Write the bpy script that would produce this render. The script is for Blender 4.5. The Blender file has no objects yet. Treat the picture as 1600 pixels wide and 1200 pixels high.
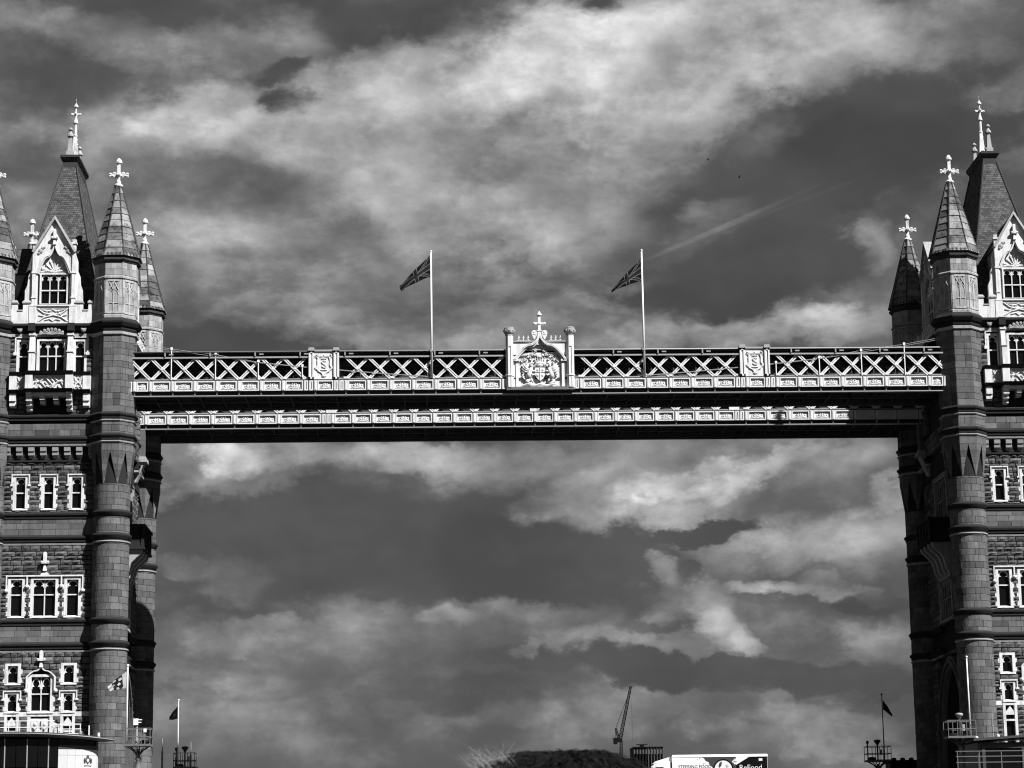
import bpy, math, random
from mathutils import Vector, Matrix
random.seed(7)
rad = math.radians
scene = bpy.context.scene
col = scene.collection
PI = math.pi

# ------------------------------------------------------------------ camera, light, exposure
L = 34.93              # half distance between the two near corner turrets
TW, TD = 10.2, 18.3    # turret centres: along the bridge / across it
CX = L + TW / 2
cam_d = bpy.data.cameras.new('camera')
cam = bpy.data.objects.new('camera', cam_d); col.objects.link(cam)
cam_d.sensor_width = 36; cam_d.lens = 3727.07 / 1600 * 36
cam_d.clip_start = 0.1; cam_d.clip_end = 6000
yaw, pit, rol = 0.0338275, 0.207852, -0.0142168
Fv = Vector((math.sin(yaw) * math.cos(pit), math.cos(yaw) * math.cos(pit), math.sin(pit)))
Rt = Vector((math.cos(yaw), -math.sin(yaw), 0)); Up = Rt.cross(Fv)
R2 = math.cos(rol) * Rt + math.sin(rol) * Up; U2 = -math.sin(rol) * Rt + math.cos(rol) * Up
M = Matrix((R2, U2, -Fv)).transposed().to_4x4(); M.translation = Vector((-8.8078, -192.382, 0))
cam.matrix_world = M
cam_d.dof.use_dof = True; cam_d.dof.focus_distance = 195; cam_d.dof.aperture_fstop = 34
scene.camera = cam
scene.view_settings.view_transform = 'Standard'; scene.view_settings.look = 'None'
scene.view_settings.exposure = 1.1; scene.view_settings.gamma = 1.0
scene.view_settings.use_curve_mapping = False
scene.cycles.max_bounces = 4; scene.cycles.diffuse_bounces = 1
scene.cycles.use_adaptive_sampling = True; scene.cycles.adaptive_threshold = .015; scene.cycles.adaptive_min_samples = 8
scene.cycles.pixel_filter_type = 'BLACKMAN_HARRIS'; scene.cycles.filter_width = 1.15

SUN_AZ, SUN_EL = rad(45), rad(46)     # to the right of straight behind the camera
S = Vector((math.sin(SUN_AZ) * math.cos(SUN_EL), -math.cos(SUN_AZ) * math.cos(SUN_EL), math.sin(SUN_EL)))
sd = bpy.data.lights.new('sun', 'SUN'); sd.energy = 5.0; sd.angle = rad(0.5); sd.color = (1, 1, 1)
so = bpy.data.objects.new('sun', sd); col.objects.link(so)
so.rotation_euler = S.to_track_quat('Z', 'Y').to_euler()

# ------------------------------------------------------------------ sky (black and white, broken cloud)
w = bpy.data.worlds.new('World'); scene.world = w; w.use_nodes = True
nt = w.node_tree; nt.nodes.clear()
def N(t, **k):
    n = nt.nodes.new(t)
    for a, v in k.items(): setattr(n, a, v)
    return n
def put(sock, v):
    if isinstance(v, bpy.types.NodeSocket): nt.links.new(v, sock)
    else: sock.default_value = v
def mth(op, a, b=0.0, c=None, clamp=False):
    n = N('ShaderNodeMath', operation=op); n.use_clamp = clamp
    put(n.inputs[0], a); put(n.inputs[1], b)
    if c is not None: put(n.inputs[2], c)
    return n.outputs[0]
def vm(op, a, b=(0, 0, 0), s=None):
    n = N('ShaderNodeVectorMath', operation=op); put(n.inputs[0], a)
    if op != 'LENGTH' and op != 'SCALE': put(n.inputs[1], b)
    if s is not None: put(n.inputs['Scale'], s)
    return n.outputs['Value'] if op == 'LENGTH' else n.outputs['Vector']
def noise(vec, scale, detail, rough, lac=2.0, dist=0.0):
    n = N('ShaderNodeTexNoise', noise_dimensions='3D'); put(n.inputs['Vector'], vec)
    n.inputs['Scale'].default_value = scale; n.inputs['Detail'].default_value = detail
    n.inputs['Roughness'].default_value = rough; n.inputs['Lacunarity'].default_value = lac
    n.inputs['Distortion'].default_value = dist
    return n
def mrange(v, a, b, c, d, smooth=True):
    n = N('ShaderNodeMapRange', interpolation_type='SMOOTHSTEP' if smooth else 'LINEAR')
    put(n.inputs['Value'], v)
    for i, x in zip((1, 2, 3, 4), (a, b, c, d)): n.inputs[i].default_value = x
    return n.outputs[0]
tc = N('ShaderNodeTexCoord'); D = tc.outputs['Generated']
sx = N('ShaderNodeSeparateXYZ'); put(sx.inputs[0], D)
azd = mth('MULTIPLY', mth('ARCTAN2', sx.outputs[0], sx.outputs[1]), 57.29578)
eld = mth('MULTIPLY', mth('ARCSINE', sx.outputs[2]), 57.29578)
cb = N('ShaderNodeCombineXYZ'); put(cb.inputs[0], azd); put(cb.inputs[1], eld); cb.inputs[2].default_value = 1.0
P0 = cb.outputs[0]
stretch = vm('MULTIPLY', D, (1.0, 1.0, 1.6))
w1 = vm('SUBTRACT', noise(stretch, 11, 2, .55).outputs['Color'], (.5, .5, .5))
w2 = vm('SUBTRACT', noise(stretch, 34, 5, .62).outputs['Color'], (.5, .5, .5))
PS = vm('ADD', P0, vm('MULTIPLY', w2, (1.5, 1.15, 0)))                  # frayed
PW = vm('ADD', P0, vm('ADD', vm('MULTIPLY', w1, (2.6, 2.0, 0)), vm('MULTIPLY', w2, (2.2, 1.8, 0))))   # billowing
BLOBS = [  # azimuth, elevation, two half-widths (degrees), tilt, radiance, softness
    (1.4, 19.25, 5.86, 1.84, 10.0, 0.1, 1.0), (3.35, 19.53, 3.26, 1.54, 12.0, 0.17, 1.0), (7.38, 19.77, 5.39, 1.69, 8.0, 0.16, 1.0), (5.48, 20.6, 4.93, 0.92, 0.0, 0.05, 1.0),
    (2.71, 20.14, 1.8, 0.77, 20.0, 0.1, 1.0), (-5.65, 18.29, 1.94, 1.31, 0.0, 0.13, 0.9), (-3.74, 17.88, 1.94, 0.92, 0.0, 0.1, 1.0), (-6.58, 17.59, 2.9, 1.38, 0.0, 0.05, 1.0),
    (-1.82, 19.26, 2.77, 0.92, 10.0, 0.07, 1.0), (5.01, 18.27, 1.46, 1.08, 0.0, 0.08, 1.0), (10.42, 19.84, 3.27, 1.23, 10.0, 0.09, 1.0), (12.95, 19.82, 2.78, 0.92, 10.0, 0.05, 1.0),
    (4.1, 17.39, 4.19, 1.69, 22.0, 0.1, 1.0), (-0.55, 17.14, 3.54, 1.84, -10.0, 0.06, 1.0), (-2.14, 16.68, 2.41, 1.23, 0.0, 0.04, 1.0), (3.27, 15.72, 2.08, 0.92, 0.0, 0.04, 1.0),
    (0.72, 16.07, 4.16, 1.08, 0.0, 0.05, 1.0), (6.2, 18.08, 3.23, 0.92, 22.0, 0.07, 1.0), (-8.37, 20.29, 3.28, 0.77, -10.0, 0.05, 1.0), (-4.72, 20.12, 2.46, 0.61, 0.0, 0.04, 1.0),
    (14.26, 18.38, 1.78, 0.69, 20.0, 0.05, 1.0), (-9.66, 16.05, 1.92, 0.61, 0.0, 0.03, 1.0), (-5.47, 16.78, 8.99, 4.61, 0.0, 0.035, 1.0), (1.53, 4.88, 15.43, 2.61, 0.0, 0.016, 1.0),
    (9.61, 8.65, 5.13, 2.77, 0.0, 0.03, 1.0), (2.23, 10.37, 12.5, 0.92, 0.0, 0.02, 1.0), (-3.91, 19.53, 0.98, 0.37, 0.0, -0.05, 1.0), (-3.5, 18.67, 0.97, 0.61, 0.0, -0.11, 1.0),
    (4.35, 20.83, 0.59, 0.4, 0.0, -0.1, -1.0), (-0.85, 20.32, 2.29, 0.61, 0.0, -0.03, 1.0), (9.97, 16.86, 4.82, 1.46, 24.0, -0.06, 1.0), (12.79, 16.99, 2.41, 1.23, 20.0, -0.05, 1.0),
    (7.51, 14.38, 4.76, 0.92, 12.0, -0.06, 1.0), (-8.33, 18.8, 3.57, 1.38, 0.0, -0.012, 1.0), (-3.7, 12.54, 4.09, 0.61, 0.0, -0.05, 1.0), (7.39, 15.6, 3.03, 0.09, 20.5, 0.028, -2.0),
    (10.74, 16.56, 4.17, 0.08, 17.0, 0.024, -2.0), (7.07, 15.46, 2.55, 0.28, 20.0, 0.02, -1.0), (8.04, 15.88, 3.52, 0.61, 19.0, 0.02, -1.0), (10.58, 14.93, 0.95, 0.77, 0.0, 0.085, 1.0),
    (6.62, 16.17, 1.44, 0.46, 15.0, 0.03, 1.0), (12.77, 16.76, 2.89, 0.25, 20.0, 0.015, -2.0), (-3.87, 14.53, 4.13, 1.54, -5.0, 0.045, 1.0), (-5.46, 15.72, 2.87, 0.92, 0.0, 0.035, 1.0),
    (0.22, 13.46, 3.48, 0.77, 5.0, 0.05, 1.0), (1.32, 12.99, 1.74, 0.54, 0.0, 0.07, 1.0), (4.33, 13.4, 2.84, 0.92, 0.0, 0.06, 1.0), (7.46, 13.08, 3.79, 0.69, 4.0, 0.09, 1.0),
    (9.96, 13.13, 1.89, 0.77, 8.0, 0.08, 1.0), (-0.88, 13.09, 1.89, 0.54, 0.0, 0.05, 1.0), (3.58, 15.41, 1.91, 0.92, 0.0, 0.03, 1.0), (-4.89, 10.15, 1.03, 0.52, -5.0, 0.2, -1.0),
    (-5.16, 10.32, 0.62, 0.4, 0.0, 0.1, -1.0), (-5.84, 10.01, 1.87, 0.77, 0.0, 0.07, 1.0), (-1.83, 10.17, 4.06, 0.77, 0.0, 0.06, 1.0), (2.22, 10.06, 5.0, 0.85, 0.0, 0.07, 1.0),
    (-5.37, 9.17, 2.18, 0.61, 0.0, 0.02, 1.0), (-0.9, 7.87, 7.14, 1.54, -4.0, -0.075, 1.0), (3.11, 7.52, 3.1, 0.92, 15.0, -0.07, 1.0), (-3.99, 8.42, 3.42, 0.92, 0.0, -0.05, 1.0),
    (3.92, 9.11, 2.33, 0.92, 10.0, 0.09, 1.0), (5.93, 8.99, 2.33, 0.92, 12.0, 0.11, 1.0), (6.41, 9.36, 2.65, 0.43, 14.0, 0.12, 1.0), (7.49, 9.48, 1.4, 0.37, 22.0, 0.16, -1.0),
    (8.59, 9.83, 1.72, 0.4, 22.0, 0.07, 1.0), (6.71, 9.28, 0.78, 0.28, 20.0, 0.1, -1.0), (5.17, 9.39, 0.93, 0.46, 5.0, 0.06, -1.0), (10.04, 8.03, 2.95, 1.15, 5.0, 0.09, 1.0),
    (8.81, 7.61, 2.33, 0.54, 0.0, 0.04, 1.0), (11.15, 9.05, 1.25, 0.37, 0.0, 0.08, 1.0), (6.68, 8.16, 2.17, 0.34, 8.0, -0.09, 1.0), (10.12, 9.85, 1.87, 0.61, 15.0, 0.03, 1.0),
    (5.43, 7.47, 0.71, 0.37, -30.0, 0.12, -1.0), (5.71, 6.7, 1.24, 0.52, 0.0, 0.06, 1.0), (6.63, 6.53, 0.93, 0.71, -35.0, 0.12, -1.0), (6.99, 5.92, 0.96, 0.61, -38.0, 0.15, -1.0),
    (7.44, 5.6, 0.53, 0.34, -30.0, 0.1, -1.0), (6.14, 5.71, 2.01, 0.4, 0.0, 0.07, 1.0), (7.79, 6.93, 0.93, 0.25, -8.0, 0.14, -1.0), (9.83, 6.75, 2.32, 0.34, -3.0, 0.07, 1.0),
    (9.08, 6.77, 1.24, 0.18, -5.0, 0.06, -1.0), (10.58, 6.42, 1.24, 0.34, 0.0, -0.07, -1.0), (10.99, 5.58, 1.39, 0.77, 0.0, 0.05, 1.0), (6.11, 7.3, 0.56, 0.37, 0.0, -0.07, -1.0),
    (0.17, 6.34, 1.08, 0.28, 0.0, 0.06, -1.0), (1.77, 5.28, 0.69, 0.23, 20.0, 0.06, 1.0), (-5.05, 7.28, 1.08, 0.61, -20.0, 0.05, 1.0), (-5.79, 5.84, 2.32, 0.92, 0.0, 0.03, 1.0),
    (-2.14, 5.67, 3.71, 0.92, 0.0, 0.022, 1.0), (1.24, 6.32, 3.71, 0.77, 10.0, 0.03, 1.0), (-6.11, 7.58, 1.09, 0.34, -10.0, 0.06, -1.0), (-4.27, 6.06, 2.16, 0.4, 0.0, 0.04, 1.0),
    (-4.26, 4.86, 1.23, 0.4, 0.0, 0.04, -1.0), (-2.44, 4.54, 2.78, 0.46, 0.0, 0.02, 1.0), (6.43, 4.95, 6.79, 0.55, -2.0, -0.08, 1.0), (0.3, 4.44, 4.01, 0.4, 0.0, -0.02, 1.0),
    (3.38, 5.53, 2.32, 0.61, 0.0, 0.03, 1.0), (4.88, 3.99, 2.47, 0.77, 10.0, 0.03, 1.0), (2.13, 3.96, 2.16, 0.61, 0.0, 0.02, 1.0), (9.41, 3.9, 2.46, 0.4, 0.0, 0.04, 1.0),
    (-5.31, 4.19, 2.77, 0.61, 0.0, 0.02, 1.0), (8.49, 3.4, 3.08, 0.37, 0.0, 0.03, 1.0),
]
RIPPLES = [(-3.72, 14.23, 4.12, 1.69, 0.0, 0.055, 1.0), (3.55, 13.73, 4.75, 1.08, 0.0, 0.05, 1.0), (8.72, 13.26, 4.42, 0.92, 0.0, 0.07, 1.0), (-0.88, 13.47, 2.84, 0.92, 0.0, 0.05, 1.0), (1.66, 14.68, 4.13, 1.08, 0.0, 0.03, 1.0), (-5.45, 15.57, 2.87, 0.77, 0.0, 0.03, 1.0)]
SKY_CLEAR = 0.006
n1 = noise(stretch, 17, 6, .58).outputs['Fac']
n1s = noise(vm('ADD', stretch, (.006, -.004, .020)), 17, 3, .55).outputs['Fac']
n2 = noise(vm('MULTIPLY', D, (1.0, 1.0, 2.4)), 60, 4, .6).outputs['Fac']
vo = N('ShaderNodeTexVoronoi', voronoi_dimensions='3D', feature='F1'); put(vo.inputs['Vector'], vm('ADD', stretch, vm('SCALE', w2, s=.035)))
vo.inputs['Scale'].default_value = 30; vo.inputs['Detail'].default_value = 3.0; vo.inputs['Roughness'].default_value = .55; vo.inputs['Lacunarity'].default_value = 2.3; vo.normalize = True
puff = mth('SUBTRACT', .42, vo.outputs['Distance'])                       # cauliflower billows
acc = None
def chained(prev, base):        # makes the groups of clouds evaluate one after the other
    n = N('ShaderNodeVectorMath', operation='MULTIPLY_ADD'); put(n.inputs[0], prev); put(n.inputs[1], (1e-7, 1e-7, 0)); put(n.inputs[2], base)
    return n.outputs[0]
bases = (PS, PW, P0)
for i, (a, e, ra, re, rot, amp, hard) in enumerate(BLOBS):
    if i % 6 == 0 and i: bases = (chained(acc, PS), chained(acc, PW), P0)
    base = bases[2] if hard < -1 else bases[0] if hard < 0 else bases[1]; hard = min(abs(hard), 1.0); c_, s_ = math.cos(rad(rot)), math.sin(rad(rot))
    def dot(vx, vy):
        n = N('ShaderNodeVectorMath', operation='DOT_PRODUCT'); put(n.inputs[0], base); put(n.inputs[1], (vx, vy, -(vx * a + vy * e))); return n.outputs['Value']
    u_ = dot(c_ / ra, s_ / ra); v_ = dot(-s_ / re, c_ / re)
    g = mrange(mth('MULTIPLY_ADD', u_, u_, mth('MULTIPLY', v_, v_)), 1.0, (1.0 - hard) ** 2, 0.0, amp)
    acc = g if acc is None else mth('ADD', acc, g)
# cloud cover everywhere: the same broken cumulus as in the picture
cov = mrange(n1, .40, .66, 0.0, 1.0)
relief = mth('SUBTRACT', n1, n1s)
fine = mth('SUBTRACT', n2, .5)
skyt = N('ShaderNodeTexSky', sky_type='NISHITA'); skyt.sun_disc = False
skyt.sun_elevation = SUN_EL; skyt.sun_rotation = rad(180) - SUN_AZ
skyt.dust_density = .4; skyt.ozone_density = 1.0
bw = N('ShaderNodeRGBToBW'); put(bw.inputs[0], skyt.outputs[0])
clear = mth('ADD', mth('MULTIPLY', bw.outputs[0], SKY_CLEAR), .058)      # red-filter look: blue sky goes dark
def field(blobs, base):
    out = None
    for (a, e, ra, re, rot, amp, hard) in blobs:
        n = N('ShaderNodeVectorMath', operation='MULTIPLY_ADD'); put(n.inputs[0], base); put(n.inputs[1], (1 / ra, 1 / re, 0)); put(n.inputs[2], (-a / ra, -e / re, 0))
        g = mrange(vm('LENGTH', n.outputs[0]), 1.0, 0.0, 0.0, amp); out = g if out is None else mth('ADD', out, g)
    return out
ripple = mth('MULTIPLY', field(RIPPLES, PS), mrange(n2, .40, .64, 0, 1))  # high rippled cloud
cl = mth('ADD', mth('MULTIPLY', mth('MULTIPLY', acc, 1.5), mrange(n1, .28, .72, .66, 1.34, False)), mth('MULTIPLY', cov, .052))
cl = mth('ADD', cl, ripple)
cl = mth('ADD', cl, mth('MULTIPLY', puff, mrange(cl, .0, .16, .02, .34)))
cl = mth('SMOOTH_MAX', cl, 0.0, .05)
cl = mth('MULTIPLY', cl, mth('MAXIMUM', mth('ADD', 1.0, mth('MULTIPLY', relief, 2.4)), .5))
cl = mth('MULTIPLY', cl, mth('ADD', 1.0, mth('MULTIPLY', fine, .5)))
tot = mth('ADD', mth('MULTIPLY', clear, mrange(n1s, .30, .70, .84, 1.18)), cl)
bg = N('ShaderNodeBackground'); bg.inputs['Strength'].default_value = 0.05
put(bg.inputs['Color'], mth('MULTIPLY', tot, 9.35))
wo = N('ShaderNodeOutputWorld'); nt.links.new(bg.outputs[0], wo.inputs[0])
w.cycles.sampling_method = 'MANUAL'; w.cycles.sample_map_resolution = 512

# ------------------------------------------------------------------ materials
MATS = {}
def mat(name, val, rough=.8, var=.15, scale=1.2, tone=False, bump=0, bscale=12, spec=.06, streak=0, fine=.12, soot=0, raw=False, swing=.9):
    m = bpy.data.materials.new(name); m.use_nodes = True; t = m.node_tree
    b = t.nodes['Principled BSDF']; b.inputs['Roughness'].default_value = rough
    b.inputs['Specular IOR Level'].default_value = spec
    def nn(ty, **k):
        n = t.nodes.new(ty)
        for a, v in k.items(): setattr(n, a, v)
        return n
    g = nn('ShaderNodeNewGeometry')
    def tex(sc, det, ro, vec=None):
        n = nn('ShaderNodeTexNoise'); t.links.new(vec or g.outputs['Position'], n.inputs['Vector'])
        n.inputs['Scale'].default_value = sc; n.inputs['Detail'].default_value = det; n.inputs['Roughness'].default_value = ro
        return n.outputs['Fac']
    def ma(op, a, b2):
        n = nn('ShaderNodeMath', operation=op)
        for i, x in enumerate((a, b2)):
            if isinstance(x, bpy.types.NodeSocket): t.links.new(x, n.inputs[i])
            else: n.inputs[i].default_value = x
        return n.outputs[0]
    def centred(f, amp): return ma('ADD', ma('MULTIPLY', ma('SUBTRACT', f, .5), amp * 2.6), 1.0)
    v = ma('MULTIPLY', centred(tex(scale, 4, .6), var), val)
    v = ma('MULTIPLY', v, centred(tex(scale * 14, 3, .65), fine))
    if tone:
        a = nn('ShaderNodeAttribute', attribute_name='tone')
        v = ma('MULTIPLY', v, ma('ADD', ma('MULTIPLY', a.outputs['Fac'], swing), 1 - swing / 2))
    if raw:
        a = nn('ShaderNodeAttribute', attribute_name='tone'); v = ma('MULTIPLY', a.outputs['Fac'], val)
    if streak:
        mp = nn('ShaderNodeMapping'); t.links.new(g.outputs['Position'], mp.inputs['Vector'])
        mp.inputs['Scale'].default_value = (4.2, 4.2, .45)
        n = nn('ShaderNodeMapRange'); t.links.new(tex(1.0, 4, .6, mp.outputs[0]), n.inputs[0])
        n.inputs[1].default_value = .5; n.inputs[2].default_value = .74; n.inputs[3].default_value = 1; n.inputs[4].default_value = 1 - streak
        v = ma('MULTIPLY', v, n.outputs[0])
    if soot:
        n = nn('ShaderNodeMapRange'); t.links.new(tex(1.7, 6, .66), n.inputs[0])
        n.inputs[1].default_value = .47; n.inputs[2].default_value = .68; n.inputs[3].default_value = 1; n.inputs[4].default_value = 1 - soot
        v = ma('MULTIPLY', v, n.outputs[0])
    c = nn('ShaderNodeCombineXYZ')
    for i in range(3): t.links.new(v, c.inputs[i])
    t.links.new(c.outputs[0], b.inputs['Base Color'])
    if bump:
        bn = nn('ShaderNodeBump'); bn.inputs['Strength'].default_value = bump; bn.inputs['Distance'].default_value = .05
        t.links.new(tex(bscale, 5, .7), bn.inputs['Height']); t.links.new(bn.outputs[0], b.inputs['Normal'])
    MATS[name] = m; return m
mat('portland', .52, .85, .12, 1.6, streak=.42, soot=.16, fine=.12, bump=.25, bscale=9)
mat('pale_trim', .27, .85, .12, .9, streak=.35, fine=.1, bump=.25, bscale=9)
mat('granite', .092, .8, .26, 1.6, tone=True, bump=.5, bscale=9, fine=.25, streak=.4)
mat('rubble', .082, .9, .28, 1.8, tone=True, bump=1.0, bscale=7, fine=.3, streak=.3)
mat('mortar', .02, .95, .2, 2)
mat('dark_string', .02, .85, .2, 1.5, bump=.2)  # weathered stone, with shade under the mouldings put into its dark tone
mat('turret_stone', .25, .85, .16, .9, tone=True, streak=.4, soot=.35, bump=.25, fine=.14)
mat('spire_stone', .15, .85, .25, 1.3, tone=True, soot=.72, swing=1.25, bump=.35, fine=.2)
mat('spire_rib', .05, .85, .2, 1.5, soot=.5)
mat('lead', .035, .6, .2, 1.5)
mat('pale_paint', .53, .5, .1, 1.4, streak=.3, spec=.1, fine=.1)
mat('grey_paint', .24, .5, .1, .8, spec=.4)
mat('dark_paint', .035, .5, .15, .8, spec=.4)
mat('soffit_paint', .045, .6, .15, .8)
mat('glass', .004, .1, .1, 1, spec=.22, fine=0)
mat('interior', .05, .7, .4, .8)
mat('black', .006, .6, .1, 1)
mat('steel', .22, .45, .1, 3, spec=.5)
mat('white_metal', .62, .4, .04, 2, spec=.5)
mat('asphalt', .05, .9, .15, .6)
mat('water', .02, .12, .1, .05, bump=.5, bscale=.35)
mat('quay_stone', .2, .85, .2, .6, bump=.3)
mat('skin', .42, .5, .03, 8)
mat('jacket', .02, .9, .1, 6)
mat('hair', .008, .6, .2, 40)
mat('far_dark', .004, .8, .1, .1)
mat('far_pale', .07, .8, .1, .1)
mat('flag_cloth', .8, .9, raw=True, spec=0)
mat('print', .85, .6, raw=True, spec=.03)
mat('corbel_stone', .15, .85, .15, 1.2, tone=True, bump=.3)
mat('blond', .16, .6, .2, 40)
mat('panel_white', .40, .5, .05, 2)
mat('rail_grey', .11, .5, .1, 2)
mat('tyre', .02, .8, .1, 3)

def slate():
    m = mat('slate', .075, .75, .22, .8, soot=.3); t = m.node_tree; b = t.nodes['Principled BSDF']
    g = t.nodes.new('ShaderNodeNewGeometry'); s = t.nodes.new('ShaderNodeSeparateXYZ'); t.links.new(g.outputs['Position'], s.inputs[0])
    ad = t.nodes.new('ShaderNodeMath'); t.links.new(s.outputs[0], ad.inputs[0]); t.links.new(s.outputs[1], ad.inputs[1])
    cm = t.nodes.new('ShaderNodeCombineXYZ'); t.links.new(ad.outputs[0], cm.inputs[0]); t.links.new(s.outputs[2], cm.inputs[1])
    br = t.nodes.new('ShaderNodeTexBrick'); t.links.new(cm.outputs[0], br.inputs['Vector'])
    br.inputs['Scale'].default_value = 1; br.inputs['Brick Width'].default_value = .34; br.inputs['Row Height'].default_value = .2
    br.inputs['Mortar Size'].default_value = .016; br.inputs['Color1'].default_value = (1.3, 1.3, 1.3, 1); br.inputs['Color2'].default_value = (.55, .55, .55, 1)
    br.inputs['Mortar'].default_value = (.3, .3, .3, 1)
    src = b.inputs['Base Color'].links[0].from_socket
    mx = t.nodes.new('ShaderNodeMix'); mx.data_type = 'RGBA'; mx.blend_type = 'MULTIPLY'; mx.inputs[0].default_value = 1
    t.links.new(src, mx.inputs[6]); t.links.new(br.outputs['Color'], mx.inputs[7]); t.links.new(mx.outputs[2], b.inputs['Base Color'])
    bn = t.nodes.new('ShaderNodeBump'); bn.inputs['Strength'].default_value = .6; bn.inputs['Distance'].default_value = .04
    t.links.new(br.outputs['Fac'], bn.inputs['Height']); bn.invert = True; t.links.new(bn.outputs[0], b.inputs['Normal'])
slate()

# ------------------------------------------------------------------ mesh helpers
ident = lambda p: p
class MB:
    def __init__(self, T=None):
        self.v = []; self.f = []; self.t = []; self.T = T or ident; self.tone = .5
    def add(self, vs, fs):
        o = len(self.v); T = self.T
        self.v += [T(tuple(p)) for p in vs]; self.f += [tuple(i + o for i in f) for f in fs]; self.t += [self.tone] * len(fs)
        return self
    def box(self, x0, x1, y0, y1, z0, z1):
        return self.add([(x0, y0, z0), (x1, y0, z0), (x1, y1, z0), (x0, y1, z0), (x0, y0, z1), (x1, y0, z1), (x1, y1, z1), (x0, y1, z1)],
                        [(0, 3, 2, 1), (4, 5, 6, 7), (0, 1, 5, 4), (1, 2, 6, 5), (2, 3, 7, 6), (3, 0, 4, 7)])
    def frust(self, a, b):                       # two 4-point loops
        return self.add(list(a) + list(b), [(3, 2, 1, 0), (4, 5, 6, 7), (0, 1, 5, 4), (1, 2, 6, 5), (2, 3, 7, 6), (3, 0, 4, 7)])
    def prism(self, pts, d0, d1):                # polygon in (s, z), extruded along d
        n = len(pts)
        return self.add([(p[0], d0, p[1]) for p in pts] + [(p[0], d1, p[1]) for p in pts],
                        [tuple(range(n)), tuple(range(2 * n - 1, n - 1, -1))] + [(i, (i + 1) % n, n + (i + 1) % n, n + i) for i in range(n)])
    def strip(self, A, B, d0, d1):               # band between two polylines in (s, z), with depth
        n = len(A); vs = [(p[0], d1, p[1]) for p in A] + [(p[0], d1, p[1]) for p in B] + [(p[0], d0, p[1]) for p in A] + [(p[0], d0, p[1]) for p in B]
        fs = []
        for i in range(n - 1):
            fs += [(i, i + 1, n + i + 1, n + i), (2 * n + i, 2 * n + i + 1, i + 1, i), (n + i, n + i + 1, 3 * n + i + 1, 3 * n + i)]
        fs += [(0, n, 3 * n, 2 * n), (n - 1, 3 * n - 1, 4 * n - 1, 2 * n - 1)]
        return self.add(vs, fs)
    def lathe(self, prof, n=12, cx=0, cy=0, a0=0, cap=True):     # (r, z) profile
        vs = []; fs = []
        for r, z in prof:
            for k in range(n):
                a = a0 + 2 * PI * k / n; vs.append((cx + r * math.cos(a), cy + r * math.sin(a), z))
        for j in range(len(prof) - 1):
            for k in range(n):
                fs.append((j * n + k, j * n + (k + 1) % n, (j + 1) * n + (k + 1) % n, (j + 1) * n + k))
        if cap: fs += [tuple(range(n - 1, -1, -1)), tuple(range((len(prof) - 1) * n, len(prof) * n))]
        return self.add(vs, fs)
    def tube(self, pts, r, n=6):
        pts = [Vector(p) for p in pts]; m = len(pts); rs = r if isinstance(r, (list, tuple)) else [r] * m
        vs = []; fs = []; ref = None
        for i, p in enumerate(pts):
            d = (pts[min(i + 1, m - 1)] - pts[max(i - 1, 0)]).normalized()
            if ref is None: ref = Vector((0, 0, 1)) if abs(d.z) < .9 else Vector((1, 0, 0))
            a = d.cross(ref).normalized(); b = a.cross(d); ref = b
            for k in range(n):
                t = 2 * PI * k / n; q = p + a * (rs[i] * math.cos(t)) + b * (rs[i] * math.sin(t)); vs.append(q[:])
        for i in range(m - 1):
            for k in range(n): fs.append((i * n + k, i * n + (k + 1) % n, (i + 1) * n + (k + 1) % n, (i + 1) * n + k))
        fs += [tuple(range(n - 1, -1, -1)), tuple(range((m - 1) * n, m * n))]
        return self.add(vs, fs)
    def ball(self, c, r, n=8, m=5):              # r may be a triple
        r = r if isinstance(r, (list, tuple)) else (r, r, r); vs = [(c[0], c[1], c[2] - r[2])]; fs = []
        for j in range(1, m):
            p = PI * j / m - PI / 2
            for k in range(n):
                a = 2 * PI * k / n; vs.append((c[0] + r[0] * math.cos(p) * math.cos(a), c[1] + r[1] * math.cos(p) * math.sin(a), c[2] + r[2] * math.sin(p)))
        vs.append((c[0], c[1], c[2] + r[2])); e = len(vs) - 1
        for k in range(n):
            fs.append((0, 1 + (k + 1) % n, 1 + k)); fs.append((e, e - n + k, e - n + (k + 1) % n))
        for j in range(m - 2):
            for k in range(n): fs.append((1 + j * n + k, 1 + j * n + (k + 1) % n, 1 + (j + 1) * n + (k + 1) % n, 1 + (j + 1) * n + k))
        return self.add(vs, fs)
    def mesh(self, name, m, smooth=False):
        me = bpy.data.meshes.new(name); me.from_pydata(self.v, [], self.f)
        at = me.attributes.new('tone', 'FLOAT', 'FACE'); at.data.foreach_set('value', self.t)
        me.materials.append(MATS[m])
        if smooth: me.shade_smooth()
        me.update(); return me
    def build(self, name, m, parent=None, smooth=False, loc=(0, 0, 0)):
        return link(name, self.mesh(name, m, smooth), parent, loc)
def wt(o):
    v = Vector((0, 0, 0))
    while o: v = v + o.location; o = o.parent
    return v
def link(name, me, parent=None, loc=(0, 0, 0), rot=None):
    o = bpy.data.objects.new(name, me); col.objects.link(o); o.parent = parent
    o.location = Vector(loc) - wt(parent)
    if rot: o.rotation_euler = rot
    return o
def thing(name, label, cat, loc=(0, 0, 0), group=None):
    o = bpy.data.objects.new(name, None); col.objects.link(o); o.location = loc; o.empty_display_size = .5
    o['label'] = label; o['category'] = cat
    if group: o['group'] = group
    return o
def structure(o): o['kind'] = 'structure'; return o

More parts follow.
